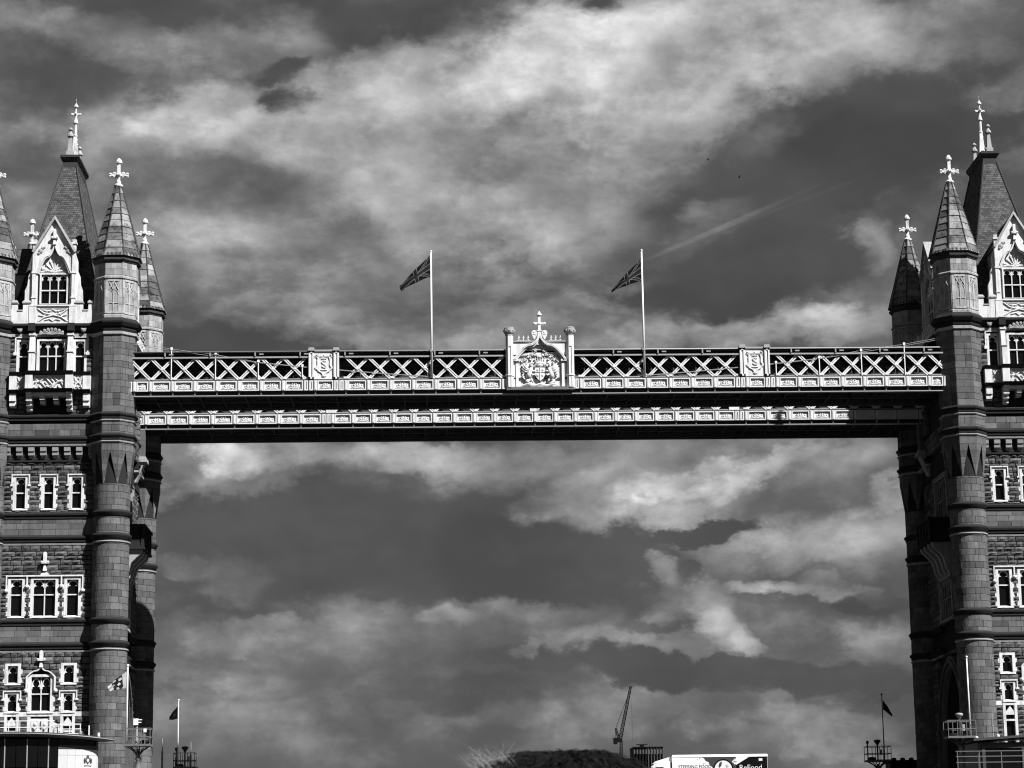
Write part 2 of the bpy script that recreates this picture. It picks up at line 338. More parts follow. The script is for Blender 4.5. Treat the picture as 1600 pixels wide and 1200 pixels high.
def arc(cx, cz, r, a0, a1, n=8): return [(cx + r * math.cos(rad(a0 + (a1 - a0) * i / n)), cz + r * math.sin(rad(a0 + (a1 - a0) * i / n))) for i in range(n + 1)]
def pointed(a, b, zs, h, n=6):                   # pointed arch from (a, zs) to (b, zs) rising h
    m = (a + b) / 2; w2 = (b - a) / 2; out = []
    for i in range(n + 1):
        t = i / n; out.append((a + w2 * (1 - math.cos(t * PI / 2)) ** .85, zs + h * math.sin(t * PI / 2) ** .8))
    return out + [(2 * m - x, z) for x, z in out[-2::-1]]
def ogee(a, b, zs, h, n=10):                     # ogee arch
    m = (a + b) / 2; w2 = (b - a) / 2; out = []
    for i in range(n + 1):
        t = i / n
        x = a + w2 * t
        z = zs + h * (.62 * math.sin(min(t / .62, 1) * PI / 2) if t < .62 else .62 + .38 * ((t - .62) / .38) ** 1.9)
        out.append((x, z))
    return out + [(2 * m - x, z) for x, z in out[-2::-1]]

# ------------------------------------------------------------------ windows and carving
def arch_head(mb, a, b, zs, zt, d0, d1, cusp=True):       # slender cusped arch, the corners above it glazed
    c = pointed(a, b, zs, (zt - zs) * .86); m = (a + b) / 2; t = min(.075, (b - a) * .13)
    o = [(x, min(zt, z + t * (1.5 - abs(x - m) / (b - a)))) for x, z in c]
    mb.strip(o, [(m + (x - m) * .86, z - t * .25) for x, z in c], d0, d1)
    if cusp:
        h = zt - zs; wdt = b - a
        for sg in (0, 1):
            x = a if sg == 0 else b; q = 1 if sg == 0 else -1
            mb.prism([(x + q * wdt * .05, zs + h * .18), (x + q * wdt * .30, zs + h * .20), (x + q * wdt * .13, zs + h * .42)], d0, d1 - .01)
def window(P, F, s0, s1, z0, z1, n=1, transom=None, d=0.0, sur=.2, hood=True, quoin=True, depth=.26, m='portland', drop=.55, sill=True, headh=None):
    mb = MB(F); lw = (s1 - s0) / n; bar = .085
    o = .05 + d
    mb.box(s0 - sur, s0, d - .3, o, z0 - .02, z1); mb.box(s1, s1 + sur, d - .3, o, z0 - .02, z1)
    mb.box(s0 - sur, s1 + sur, d - .3, o, z1, z1 + sur * .8)
    if sill: mb.frust([(s0 - sur, d - .3, z0 - sur * .75), (s1 + sur, d - .3, z0 - sur * .75), (s1 + sur, d + .1, z0 - sur * .75), (s0 - sur, d + .1, z0 - sur * .75)],
                      [(s0 - sur, d - .3, z0 + .05), (s1 + sur, d - .3, z0 + .05), (s1 + sur, d + .07, z0 - .06), (s0 - sur, d + .07, z0 - .06)])
    if quoin:
        k = 0; z = z0
        while z < z1 - .1:
            if k % 2 == 0:
                mb.box(s0 - sur - .13, s0 - sur, d - .3, o - .012, z, min(z + .36, z1)); mb.box(s1 + sur, s1 + sur + .13, d - .3, o - .012, z, min(z + .36, z1))
            z += .36; k += 1
    dm = d - depth + .02; dmo = d - depth + .12
    for i in range(1, n): mb.box(s0 + i * lw - bar / 2, s0 + i * lw + bar / 2, dm, dmo, z0, z1)
    hh = headh or min(.62, lw * .85)
    for i in range(n):
        a = s0 + i * lw + (bar / 2 if i else 0); b = s0 + (i + 1) * lw - (bar / 2 if i < n - 1 else 0)
        arch_head(mb, a, b, z1 - hh, z1, dm, dmo)
    if transom: mb.box(s0, s1, dm, dmo + .02, transom - .05, transom + .05)
    if hood:
        e = sur + .05
        mb.box(s0 - e - .09, s1 + e + .09, d - .1, d + .15, z1 + sur * .8, z1 + sur * .8 + .1)
        for sg in (-1, 1):
            x = s0 - e if sg < 0 else s1 + e
            mb.box(min(x, x + sg * .09), max(x, x + sg * .09), d - .1, d + .149, z1 + sur * .8 - drop, z1 + sur * .8)
            mb.box(min(x - sg * .06, x + sg * .18), max(x - sg * .06, x + sg * .18), d - .1, d + .17, z1 + sur * .8 - drop - .14, z1 + sur * .8 - drop)
    wo_ = mb.build('window', m, P)
    for i in range(n):
        a = s0 + i * lw; b = a + lw
        for (za, zb) in ([(z0, transom), (transom, z1)] if transom else [(z0, z1)]):
            MB(F).box(a + .01, b - .01, d - depth - .03, d - depth + random.uniform(-.008, .008), za + .005, zb - .005).build('pane', 'glass', wo_)
    return wo_
def finial(mb, s, z0, z1, d, r=.12):             # crocketed finial, square plan, on a face
    h = z1 - z0
    mb.frust([(s - r, d - r, z0), (s + r, d - r, z0), (s + r, d + r, z0), (s - r, d + r, z0)], [(s - r * .5, d - r * .5, z0 + h * .35), (s + r * .5, d - r * .5, z0 + h * .35), (s + r * .5, d + r * .5, z0 + h * .35), (s - r * .5, d + r * .5, z0 + h * .35)])
    mb.box(s - r * 1.9, s + r * 1.9, d - r * 1.2, d + r * 1.4, z0 + h * .38, z0 + h * .5)
    mb.ball((s - r * 1.7, d + r, z0 + h * .46), r * .75, 6, 4); mb.ball((s + r * 1.7, d + r, z0 + h * .46), r * .75, 6, 4)
    mb.box(s - r * .9, s + r * .9, d - r * .8, d + r * .9, z0 + h * .5, z0 + h * .93)
    mb.frust([(s - r * .9, d - r * .8, z0 + h * .93), (s + r * .9, d - r * .8, z0 + h * .93), (s + r * .9, d + r * .9, z0 + h * .93), (s - r * .9, d + r * .9, z0 + h * .93)],
             [(s - r * .3, d - r * .3, z1), (s + r * .3, d - r * .3, z1), (s + r * .3, d + r * .3, z1), (s - r * .3, d + r * .3, z1)])
def carve(mb, s0, s1, z0, z1, d, r=.05, kind='scroll'):     # carved relief: strapwork of rounded bands standing off the panel
    w_, h = s1 - s0, z1 - z0; P = lambda u, v: (s0 + u * w_, d, z0 + v * h)
    def curve(pts, rr=r): mb.tube([P(*p) for p in pts], rr, 5)
    if kind == 'scroll':
        for m in (0, 1):
            X = (lambda u: u) if m == 0 else (lambda u: 1 - u)
            curve([(X(.02), .05), (X(.12), .45), (X(.25), .6), (X(.38), .95)]); curve([(X(.02), .95), (X(.14), .6), (X(.27), .42), (X(.4), .05)])
            curve([(X(.05), .5), (X(.16), .52)], r * 1.5); curve([(X(.2), .95), (X(.2), .78)], r * 1.4); curve([(X(.2), .05), (X(.2), .22)], r * 1.4)
        curve([(.6, .85), (.5, .93), (.41, .78), (.5, .52), (.59, .28), (.5, .08), (.4, .16)], r * 1.2)
        curve([(.36, .5), (.44, .3)]); curve([(.64, .5), (.56, .75)])
    elif kind == 'leaf':
        for k in range(5):
            a = rad(18 + 36 * k); u = .5 + .42 * math.cos(a); v = .06 + .8 * math.sin(a)
            mb.tube([P(.5 + .05 * math.cos(a), .08), P(.5 + (u - .5) * .6, .06 + (v - .06) * .6), P(u, v)], [r * .6, r * 1.9, r * .5], 5)
        curve([(.04, .1), (.2, .04), (.5, .1), (.8, .04), (.96, .1)], r * .9)
        for k in range(4):
            a = rad(36 + 36 * k); mb.ball(P(.5 + .40 * math.cos(a), .1 + .72 * math.sin(a)), (r * 1.2, r * .7, r * 1.2), 6, 4)
    elif kind == 'trefoil':
        for k in range(7):
            u = .08 + .14 * k; v = .12 + .72 * math.sin(PI * (u))
            mb.ball(P(u, v * .9), (r * 1.5, r, r * 1.7), 6, 4); mb.tube([P(.5, .1), P((u + .5) / 2, v * .45), P(u, v * .85)], r * .7, 5)
        curve([(.02, .06), (.25, .14), (.5, .06), (.75, .14), (.98, .06)], r)
    elif kind == 'cusps':
        for m in (0, 1):
            X = (lambda u: u) if m == 0 else (lambda u: 1 - u)
            curve([(X(0), 0), (X(.22), .35), (X(.5), .5), (X(.8), .66), (X(1), 1)], r)
            curve([(X(.03), .52), (X(.2), .42), (X(.32), .78), (X(.12), .95)], r * .8)
            curve([(X(.5), .04), (X(.4), .2), (X(.24), .12)], r * .8); curve([(X(.5), .96), (X(.6), .8), (X(.78), .9)], r * .8)

# ------------------------------------------------------------------ masonry
def rough_stone(mb, F, s0, s1, z0, z1, d, deep=.3, bulge=.085, g=.012):
    nx, nz = (3, 2) if (s1 - s0) > .55 else (2, 2)
    b = MB(F); b.tone = random.random()
    a0, a1, b0, b1 = s0 + g, s1 - g, z0 + g, z1 - g; e = .035
    vs = []
    for j in range(nz + 1):
        for i in range(nx + 1):
            edge = i in (0, nx) or j in (0, nz)
            u = a0 + (a1 - a0) * i / nx; v = b0 + (b1 - b0) * j / nz
            if edge:
                u = min(max(u, a0 + e * .6), a1 - e * .6); v = min(max(v, b0 + e * .6), b1 - e * .6)
                dd = d + random.uniform(0, .3) * bulge
            else:
                u += random.uniform(-.06, .06); v += random.uniform(-.03, .03); dd = d + bulge * random.uniform(.6, 1.6)
            vs.append((u, dd, v))
    fs = []; W = nx + 1
    for j in range(nz):
        for i in range(nx): fs.append((j * W + i, j * W + i + 1, (j + 1) * W + i + 1, (j + 1) * W + i))
    per = [i for i in range(W)] + [j * W + nx for j in range(1, nz + 1)] + [nz * W + i for i in range(nx - 1, -1, -1)] + [j * W for j in range(nz - 1, 0, -1)]
    n0 = len(vs)
    for p in per:
        u, dd, v = vs[p]; vs.append((a0 if u < a0 + e else a1 if u > a1 - e else u, d - deep, b0 if v < b0 + e else b1 if v > b1 - e else v))
    m = len(per)
    for i in range(m): fs.append((per[i], n0 + i, n0 + (i + 1) % m, per[(i + 1) % m]))
    b.add(vs, fs); mb.v += []; return b
def flat_stone(F, s0, s1, z0, z1, d, deep=.3, g=.010, ch=.014):
    b = MB(F); b.tone = min(1, max(0, random.gauss(.5, .2))); a0, a1, b0, b1 = s0 + g, s1 - g, z0 + g, z1 - g
    d += random.uniform(-.006, .006)
    b.add([(a0 + ch, d, b0 + ch), (a1 - ch, d, b0 + ch), (a1 - ch, d, b1 - ch), (a0 + ch, d, b1 - ch), (a0, d - ch, b0), (a1, d - ch, b0), (a1, d - ch, b1), (a0, d - ch, b1),
           (a0, d - deep, b0), (a1, d - deep, b0), (a1, d - deep, b1), (a0, d - deep, b1)],
          [(0, 1, 2, 3)] + [(4 + i, 4 + (i + 1) % 4, (i + 1) % 4, i) for i in range(4)] + [(8 + i, 8 + (i + 1) % 4, 4 + (i + 1) % 4, 4 + i) for i in range(4)])
    return b
def curved_stone(cx, cy, a0, a1, z0, z1, r, g=.010, ch=.014):
    b = MB(); b.tone = min(1, max(0, random.gauss(.5, .2))); ga = g / r; ca = ch / r; n = 3; vs = []; r += random.uniform(-.006, .006)
    for (ins, rr) in ((1, r), (0, r - ch), (0, r - .12)):
        zA, zB = z0 + g + ins * ch, z1 - g - ins * ch; A, B = a0 + ga + ins * ca, a1 - ga - ins * ca
        for z in (zA, zB):
            for i in range(n + 1):
                a = A + (B - A) * i / n; vs.append((cx + rr * math.cos(a), cy + rr * math.sin(a), z))
    W = n + 1; fs = [(i, i + 1, W + i + 1, W + i) for i in range(n)]
    loop = list(range(W)) + list(range(2 * W - 1, W - 1, -1))
    for l in (0, 1):
        for i in range(2 * W):
            p, q = loop[i], loop[(i + 1) % (2 * W)]
            fs.append((l * 2 * W + p, l * 2 * W + q, (l + 1) * 2 * W + q, (l + 1) * 2 * W + p))
    b.add(vs, fs); return b
def courses(z0, z1, lo, hi):
    zs = [z0]
    while z1 - zs[-1] > hi * 1.3: zs.append(zs[-1] + random.uniform(lo, hi))
    zs.append(z1); return zs
def snap(zs, holes):
    ks = sorted(set(round(k, 2) for h in holes for k in h[2:] if zs[0] + .05 < k < zs[-1] - .05))
    keep = [z for z in zs[1:-1] if all(abs(z - k) > .17 for k in ks)]
    return [zs[0]] + sorted(keep + ks) + [zs[-1]]
def lay(F, s0, s1, z0, z1, d, holes, lo, hi, wlo, whi, make):
    out = []; zs = snap(courses(z0, z1, lo, hi), holes)
    for za, zb in zip(zs, zs[1:]):
        iv = [(s0, s1)]
        for (h0, h1, k0, k1) in holes:
            if zb > k0 + .06 and za < k1 - .06:
                nv = []
                for a, b in iv:
                    if h1 <= a or h0 >= b: nv.append((a, b)); continue
                    if h0 - a > .12: nv.append((a, h0))
                    if b - h1 > .12: nv.append((h1, b))
                iv = nv
        for a, b in iv:
            x = a
            while x < b - .02:
                wd = random.uniform(wlo, whi)
                if b - (x + wd) < wlo * .7: wd = b - x
                out.append(make(F, x, x + wd, za, zb, d)); x += wd
    return out
def settle(stones, name, m, parent, limit, field_parent, field_name):
    """the first `limit` stones become objects, the rest one field of masonry"""
    for b in stones[:limit]: b.build(name, m, parent)
    rest = MB()
    for b in stones[limit:]:
        o = len(rest.v); rest.v += b.v; rest.f += [tuple(i + o for i in f) for f in b.f]; rest.t += b.t
    if rest.v:
        o = rest.build(field_name, m, field_parent); o['kind'] = 'stuff'

# ------------------------------------------------------------------ towers
T8 = math.tan(PI / 8)
def oct_r(ap): return ap / math.cos(PI / 8)
def ring(R, z, n, a0=0, fillet=False, light=False):
    k = 1 / math.cos(PI / 8) if n == 8 else 1
    m = MB().lathe([(r * k, zz) for r, zz in [(R - .05, z - .34), (R + .05, z - .32), (R + .07, z - .16), (R + .17, z - .06), (R + .2, z + .04), (R + .17, z + .1), (R - .02, z + .24)]], n, a0=a0, cap=False)
    f = None
    if fillet: f = MB().lathe([(r * k, zz) for r, zz in [(R - .05, z - .58), (R + .06, z - .57), (R + .11, z - .5), (R + .1, z - .46), (R - .03, z - .43)]], n, a0=a0, cap=False)
    return m, f
SPZ0, SPZ1 = 51.5, 57.65
def spire_ap(z): return .27 + (SPZ1 - z) * .258
def oct_pt(ap, k, z, cx, cy):
    a = PI / 8 + k * PI / 4; r = oct_r(ap); return (cx + r * math.cos(a), cy + r * math.sin(a), z)
def make_spire(tower, tx, ty):
    core = MB().lathe([(oct_r(spire_ap(SPZ0) - .02), SPZ0), (oct_r(spire_ap(SPZ1) - .02), SPZ1)], 8, tx, ty, PI / 8).build('spire', 'spire_rib', tower)
    zs = [SPZ0, 52.0, 52.66, 53.3, 53.92, 54.52, 55.1, 55.66, 56.3, 57.0, SPZ1]
    for k in range(8):
        b = MB(); b.tube([oct_pt(spire_ap(SPZ0) + .04, k, SPZ0, tx, ty), oct_pt(spire_ap(SPZ1) + .03, k, SPZ1, tx, ty)], .055, 5)
        b.build('rib', 'spire_rib', core)
        for za, zb in zip(zs, zs[1:]):
            s = MB(); s.tone = random.random()
            jo = random.uniform(-.015, .015)
            def q(off, z, t):
                off += jo
                p = Vector(oct_pt(spire_ap(z) + off, k, z, tx, ty)); r = Vector(oct_pt(spire_ap(z) + off, k + 1, z, tx, ty)); return p.lerp(r, t)[:]
            A = [q(.055, za + .015, .03), q(.055, za + .015, .97), q(.012, zb - .015, .97), q(.012, zb - .015, .03)]
            Bk = [q(-.05, za + .015, .03), q(-.05, za + .015, .97), q(-.05, zb - .015, .97), q(-.05, zb - .015, .03)]
            s.frust(Bk, A); s.build('roof_slab', 'spire_stone', core)
    # cross
    c = MB()
    z = SPZ1
    c.lathe([(.22, z - .25), (.26, z - .1), (.36, z + .02), (.38, z + .12), (.3, z + .2), (.2, z + .28), (.2, z + .42), (.16, z + .5)], 10, tx, ty)
    c.box(tx - .13, tx + .13, ty - .13, ty + .13, z + .45, z + 2.1)
    c.lathe([(.14, z + 1.95), (.27, z + 2.05), (.27, z + 2.2), (.14, z + 2.42), (.03, z + 2.5)], 8, tx, ty)
    c.box(tx - .62, tx + .62, ty - .12, ty + .12, z + .92, z + 1.12)
    for sg in (-1, 1):
        for dz in (-.1, .1): c.ball((tx + sg * .7, ty, z + 1.02 + dz), (.15, .14, .12), 6, 4)
        c.ball((tx + sg * .36, ty, z + 1.2), (.17, .13, .1), 6, 4); c.ball((tx + sg * .36, ty, z + .86), (.17, .13, .1), 6, 4)
        c.box(tx - .12, tx + .12, ty + sg * .3 - .2, ty + sg * .3 + .2, z + .94, z + 1.1)
    c.ball((tx, ty, z + 1.02), (.3, .26, .26), 8, 5)
    c.build('cross_finial', 'portland', core)
def make_turret(tower, tx, ty, blocks, prio):
    R = 1.47
    sh = MB(); sh.lathe([(R - .05, -6), (R - .05, 32.4), (R - .06, 35.1)], 40, tx, ty)
    sh.lathe([(oct_r(1.66), 34.95), (oct_r(1.66), 45.3)], 8, tx, ty, PI / 8)
    t = sh.build('turret', 'mortar', tower)
    # column drum blocks
    zs = [-6.0]; lim = [19.15, 30.0]
    z = 2.0
    rows = []
    zr = 2.0
    while zr < 32.3:
        rows.append((zr, min(zr + .53, 32.35))); zr += .53
    for i, (za, zb) in enumerate(rows):
        if any(abs((za + zb) / 2 - r) < .3 for r in (19.5, 21.35, 28.15, 30.03)): pass
        n = 10; off = (i % 2) * PI / n + random.uniform(-.1, .1); cuts = [off + 2 * PI * k / n + random.uniform(-.09, .09) for k in range(n)]
        for k in range(n):
            a0, a1 = cuts[k], cuts[(k + 1) % n] + (2 * PI if k == n - 1 else 0)
            b = curved_stone(tx, ty, a0, a1, za, zb, R); am = (a0 + a1) / 2
            face = -math.sin(am)
            blocks.append((prio * face * (1 if za > 8.5 else 0) - (.0 if face > .05 else 9), b, t))
    # upper shaft, eight flat faces
    def face_frame(k):
        a = k * PI / 4; nx, ny = math.cos(a), math.sin(a)
        return lambda p: (tx + nx * p[1] - ny * p[0], ty + ny * p[1] + nx * p[0], p[2])
    zz = 35.0; i = 0
    while zz < 45.0:
        zb = min(zz + .53, 45.1)
        for k in range(8):
            Fk = face_frame(k); hw = 1.71 * T8
            cut = random.uniform(-.28, .28) if (i + k) % 2 else None
            segs = [(-hw, hw)] if cut is None and random.random() < .45 else ([(-hw, cut if cut is not None else .1), (cut if cut is not None else .1, hw)])
            for a, b_ in segs:
                b = flat_stone(Fk, a, b_, zz, zb, 1.71, .12); face = -math.sin(k * PI / 4)
                blocks.append((prio * face * 1.05 - (.0 if face > .05 else 9), b, t))
        zz += .53; i += 1
    # broached change from round to eight-sided
    br = MB()
    for k in range(8):
        a = PI / 8 + k * PI / 4
        m0 = (tx + 1.71 * math.cos(a - PI / 8), ty + 1.71 * math.sin(a - PI / 8)); m1 = (tx + 1.71 * math.cos(a + PI / 8), ty + 1.71 * math.sin(a + PI / 8))
        cr = (tx + oct_r(1.71) * math.cos(a), ty + oct_r(1.71) * math.sin(a)); bt = (tx + 1.475 * math.cos(a), ty + 1.475 * math.sin(a))
        mid = (tx + 1.6 * math.cos(a), ty + 1.6 * math.sin(a))
        L3 = lambda p, t: (p[0] + (bt[0] - p[0]) * t, p[1] + (bt[1] - p[1]) * t, 35.0 - 2.7 * t)
        cuts = [0, .2, .4, .6, .8, .97]
        for i in range(5):
            t0, t1 = cuts[i] + (.006 if i else 0), cuts[i + 1]; br.tone = min(1, max(0, random.gauss(.5, .2)))
            br.add([L3(m0, t0), L3(cr, t0), L3(m1, t0), L3(m0, t1), L3(cr, t1), L3(m1, t1), (tx + 1.3 * math.cos(a - .2), ty + 1.3 * math.sin(a - .2), 35.0 - 2.7 * t0), (tx + 1.3 * math.cos(a + .2), ty + 1.3 * math.sin(a + .2), 35.0 - 2.7 * t0), (tx + 1.3 * math.cos(a - .1), ty + 1.3 * math.sin(a - .1), 35.0 - 2.7 * t1), (tx + 1.3 * math.cos(a + .1), ty + 1.3 * math.sin(a + .1), 35.0 - 2.7 * t1)],
                   [(0, 1, 4, 3), (1, 2, 5, 4), (0, 3, 8, 6), (2, 7, 9, 5), (0, 6, 7, 2, 1), (3, 4, 5, 9, 8)])
    br.build('broach', 'granite', t)
    for z, n, fil in ((19.5, 32, 1), (21.35, 32, 0), (28.15, 32, 1), (30.03, 32, 0), (36.25, 8, 1), (38.0, 8, 1)):
        m, f = ring(R if n == 32 else 1.71, z, n, PI / 8 if n == 8 else 0, bool(fil))
        for q_, nm, mm in ((m, 'string_course', 'dark_string'), (f, 'fillet', 'pale_trim')):
            if q_:
                q_.v = [(x + tx, y + ty, zz) for x, y, zz in q_.v]; q_.build(nm, mm, t, smooth=(n == 32))
    # cornice below the upper stage
    c = MB().lathe([(oct_r(r), z) for r, z in [(1.66, 44.9), (1.78, 44.95), (1.84, 45.08), (1.76, 45.1), (1.76, 45.3), (1.9, 45.35), (2.06, 45.6), (2.08, 45.72), (1.98, 45.8), (1.74, 46.05)]], 8, tx, ty, PI / 8, cap=False)
    c.build('cornice', 'dark_string', t)
    f = MB().lathe([(oct_r(r), z) for r, z in [(1.7, 44.6), (1.84, 44.66), (1.86, 44.86), (1.7, 44.92)]], 8, tx, ty, PI / 8, cap=False); f.build('fillet', 'pale_trim', t)
    # upper stage with blind tracery
    u = MB(); u.tone = .5
    u.lathe([(oct_r(1.74), 46.0), (oct_r(1.74), 46.25), (oct_r(1.68), 46.35), (oct_r(1.68), 50.9)], 8, tx, ty, PI / 8)
    up = u.build('upper_stage', 'turret_stone', t)
    ub = MB().lathe([(oct_r(r), z) for r, z in [(1.68, 49.3), (1.8, 49.36), (1.8, 49.48), (1.68, 49.62)]], 8, tx, ty, PI / 8, cap=False); ub.build('string_course', 'turret_stone', t)
    for k in range(8):
        Fk = face_frame(k); p = MB(Fk); p.tone = .75
        d = 1.68
        for (a, b_) in ((-.68, -.46), (.46, .68)):
            for za, zb in ((46.4, 47.1), (47.1, 47.75), (47.75, 48.5), (48.5, 49.25)):
                p.tone = random.uniform(.3, 1); p.box(a + .01, b_ - .01, d - .1, d + .05, za + .01, zb - .01)
        p.tone = .9
        p.box(-.46, .46, d - .1, d + .06, 46.38, 46.55); p.box(-.46, .46, d - .1, d + .06, 49.1, 49.27)
        p.box(-.045, .045, d - .1, d + .05, 46.55, 49.1); p.box(-.46, .46, d - .1, d + .045, 47.25, 47.33); p.box(-.46, -.38, d - .1, d + .03, 46.55, 49.1); p.box(.38, .46, d - .1, d + .03, 46.55, 49.1)
        for sg in (-1, 1):
            a, b_ = (-.38, -.045) if sg < 0 else (.045, .38)
            arch_head(p, a, b_, 48.0, 48.4, d - .1, d + .04, False)
            p.tube([(a, d + .02, 48.4), ((a + b_) / 2, d + .03, 48.72), (b_, d + .02, 49.05)], .05, 5); p.tube([(b_, d + .02, 48.4), ((a + b_) / 2, d + .03, 48.72), (a, d + .02, 49.05)], .05, 5)
        p.build('tracery_panel', 'turret_stone', t)
        s_ = MB(Fk)
        for za, zb, n in ((49.64, 50.2, 2), (50.2, 50.72, 3)):
            for i in range(n):
                hw = 1.69 * T8; x0, x1 = -hw + 2 * hw * i / n, -hw + 2 * hw * (i + 1) / n; s_.tone = random.uniform(.2, .8); s_.box(x0 + .01, x1 - .01, d - .1, d + .025, za + .01, zb - .01)
        s_.build('frieze_block', 'turret_stone', t)
    e = MB().lathe([(oct_r(r), z) for r, z in [(1.66, 50.7), (1.76, 50.75), (1.8, 50.86), (1.9, 50.92), (1.92, 51.05), (1.84, 51.1), (1.84, 51.22), (1.99, 51.27), (1.99, 51.42), (1.7, 51.6)]], 8, tx, ty, PI / 8, cap=False)
    e.build('eaves', 'spire_rib', t)
    nb = MB()
    for k in range(8):
        nb.T = face_frame(k)
        for i in range(5):
            x = -.68 + .34 * i; nb.tone = random.random(); nb.frust([(x - .11, 1.8, 51.26), (x + .11, 1.8, 51.26), (x + .11, 2.03, 51.28), (x - .11, 2.03, 51.28)], [(x - .08, 1.8, 51.56), (x + .08, 1.8, 51.56), (x + .08, 1.95, 51.5), (x - .08, 1.95, 51.5)])
    nb.build('battlement', 'spire_stone', t)
    make_spire(tower, tx, ty)
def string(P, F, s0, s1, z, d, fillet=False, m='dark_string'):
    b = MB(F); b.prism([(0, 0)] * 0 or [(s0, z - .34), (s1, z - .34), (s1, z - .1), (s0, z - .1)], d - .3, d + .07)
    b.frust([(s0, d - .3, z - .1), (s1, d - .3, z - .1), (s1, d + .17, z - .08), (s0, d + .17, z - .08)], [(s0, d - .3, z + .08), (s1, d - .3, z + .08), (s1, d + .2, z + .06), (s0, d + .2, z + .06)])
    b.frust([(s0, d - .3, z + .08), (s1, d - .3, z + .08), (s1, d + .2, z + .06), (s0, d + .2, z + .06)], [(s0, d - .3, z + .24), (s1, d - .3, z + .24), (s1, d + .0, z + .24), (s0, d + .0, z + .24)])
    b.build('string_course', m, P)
    if fillet: MB(F).frust([(s0, d - .3, z - .62), (s1, d - .3, z - .62), (s1, d + .06, z - .6), (s0, d + .06, z - .6)], [(s0, d - .3, z - .42), (s1, d - .3, z - .42), (s1, d + .1, z - .46), (s0, d + .1, z - .46)]).build('fillet', 'pale_trim', P)
def machicolation(P, F, s0, s1):
    n = int(round((s1 - s0) / .92)); p = (s1 - s0) / n
    b = MB(F); b.box(s0, s1, -.3, .5, 35.62, 35.75); b.build('corbel_table', 'granite', P)
    for i in range(n + 1):
        s = s0 + p * i - .0
        c = MB(F); c.tone = random.uniform(.5, .9)
        c.box(s - .25, s + .25, -.1, .49, 35.2, 35.62); c.box(s - .25, s + .25, -.1, .40, 34.88, 35.16)
        c.frust([(s - .2, -.1, 34.45), (s + .2, -.1, 34.45), (s + .2, .04, 34.45), (s - .2, .04, 34.45)], [(s - .22, -.1, 34.9), (s + .22, -.1, 34.9), (s + .22, .3, 34.88), (s - .22, .3, 34.88)])
        c.build('corbel', 'corbel_stone', P)
def parapet(P, F, s0, s1, d, gap):              # crenellated parapet with a gap for the gable
    for (a, b_) in ((s0, gap[0]), (gap[1], s1)):
        if b_ - a < .3: continue
        m = MB(F); m.box(a, b_, d - .35, d, 45.75, 46.9); mid = (a + b_) / 2
        mer = [(a, a + (b_ - a) * .36), (b_ - (b_ - a) * .36, b_)] if b_ - a < 3 else [(a + i * 1.3, a + i * 1.3 + .8) for i in range(int((b_ - a) / 1.3))]
        for x, y in mer: m.box(x, y, d - .35, d - .003, 46.9, 47.55)
        m.build('parapet', 'portland', P)
        for x, y in mer:
            c = MB(F); c.box(x - .06, y + .06, d - .42, d + .08, 47.55, 47.66); c.frust([(x - .06, d - .42, 47.66), (y + .06, d - .42, 47.66), (y + .06, d + .08, 47.66), (x - .06, d + .08, 47.66)], [(x + .05, d - .25, 47.85), (y - .05, d - .25, 47.85), (y - .05, d - .12, 47.85), (x + .05, d - .12, 47.85)])
            c.build('coping', 'pale_trim', P)
        c = MB(F)
        for (x, y) in zip([m_[1] for m_ in mer], [m_[0] for m_ in mer][1:]): c.box(x, y, d - .4, d + .05, 46.9, 47.02)
        if c.v: c.build('coping', 'pale_trim', P)
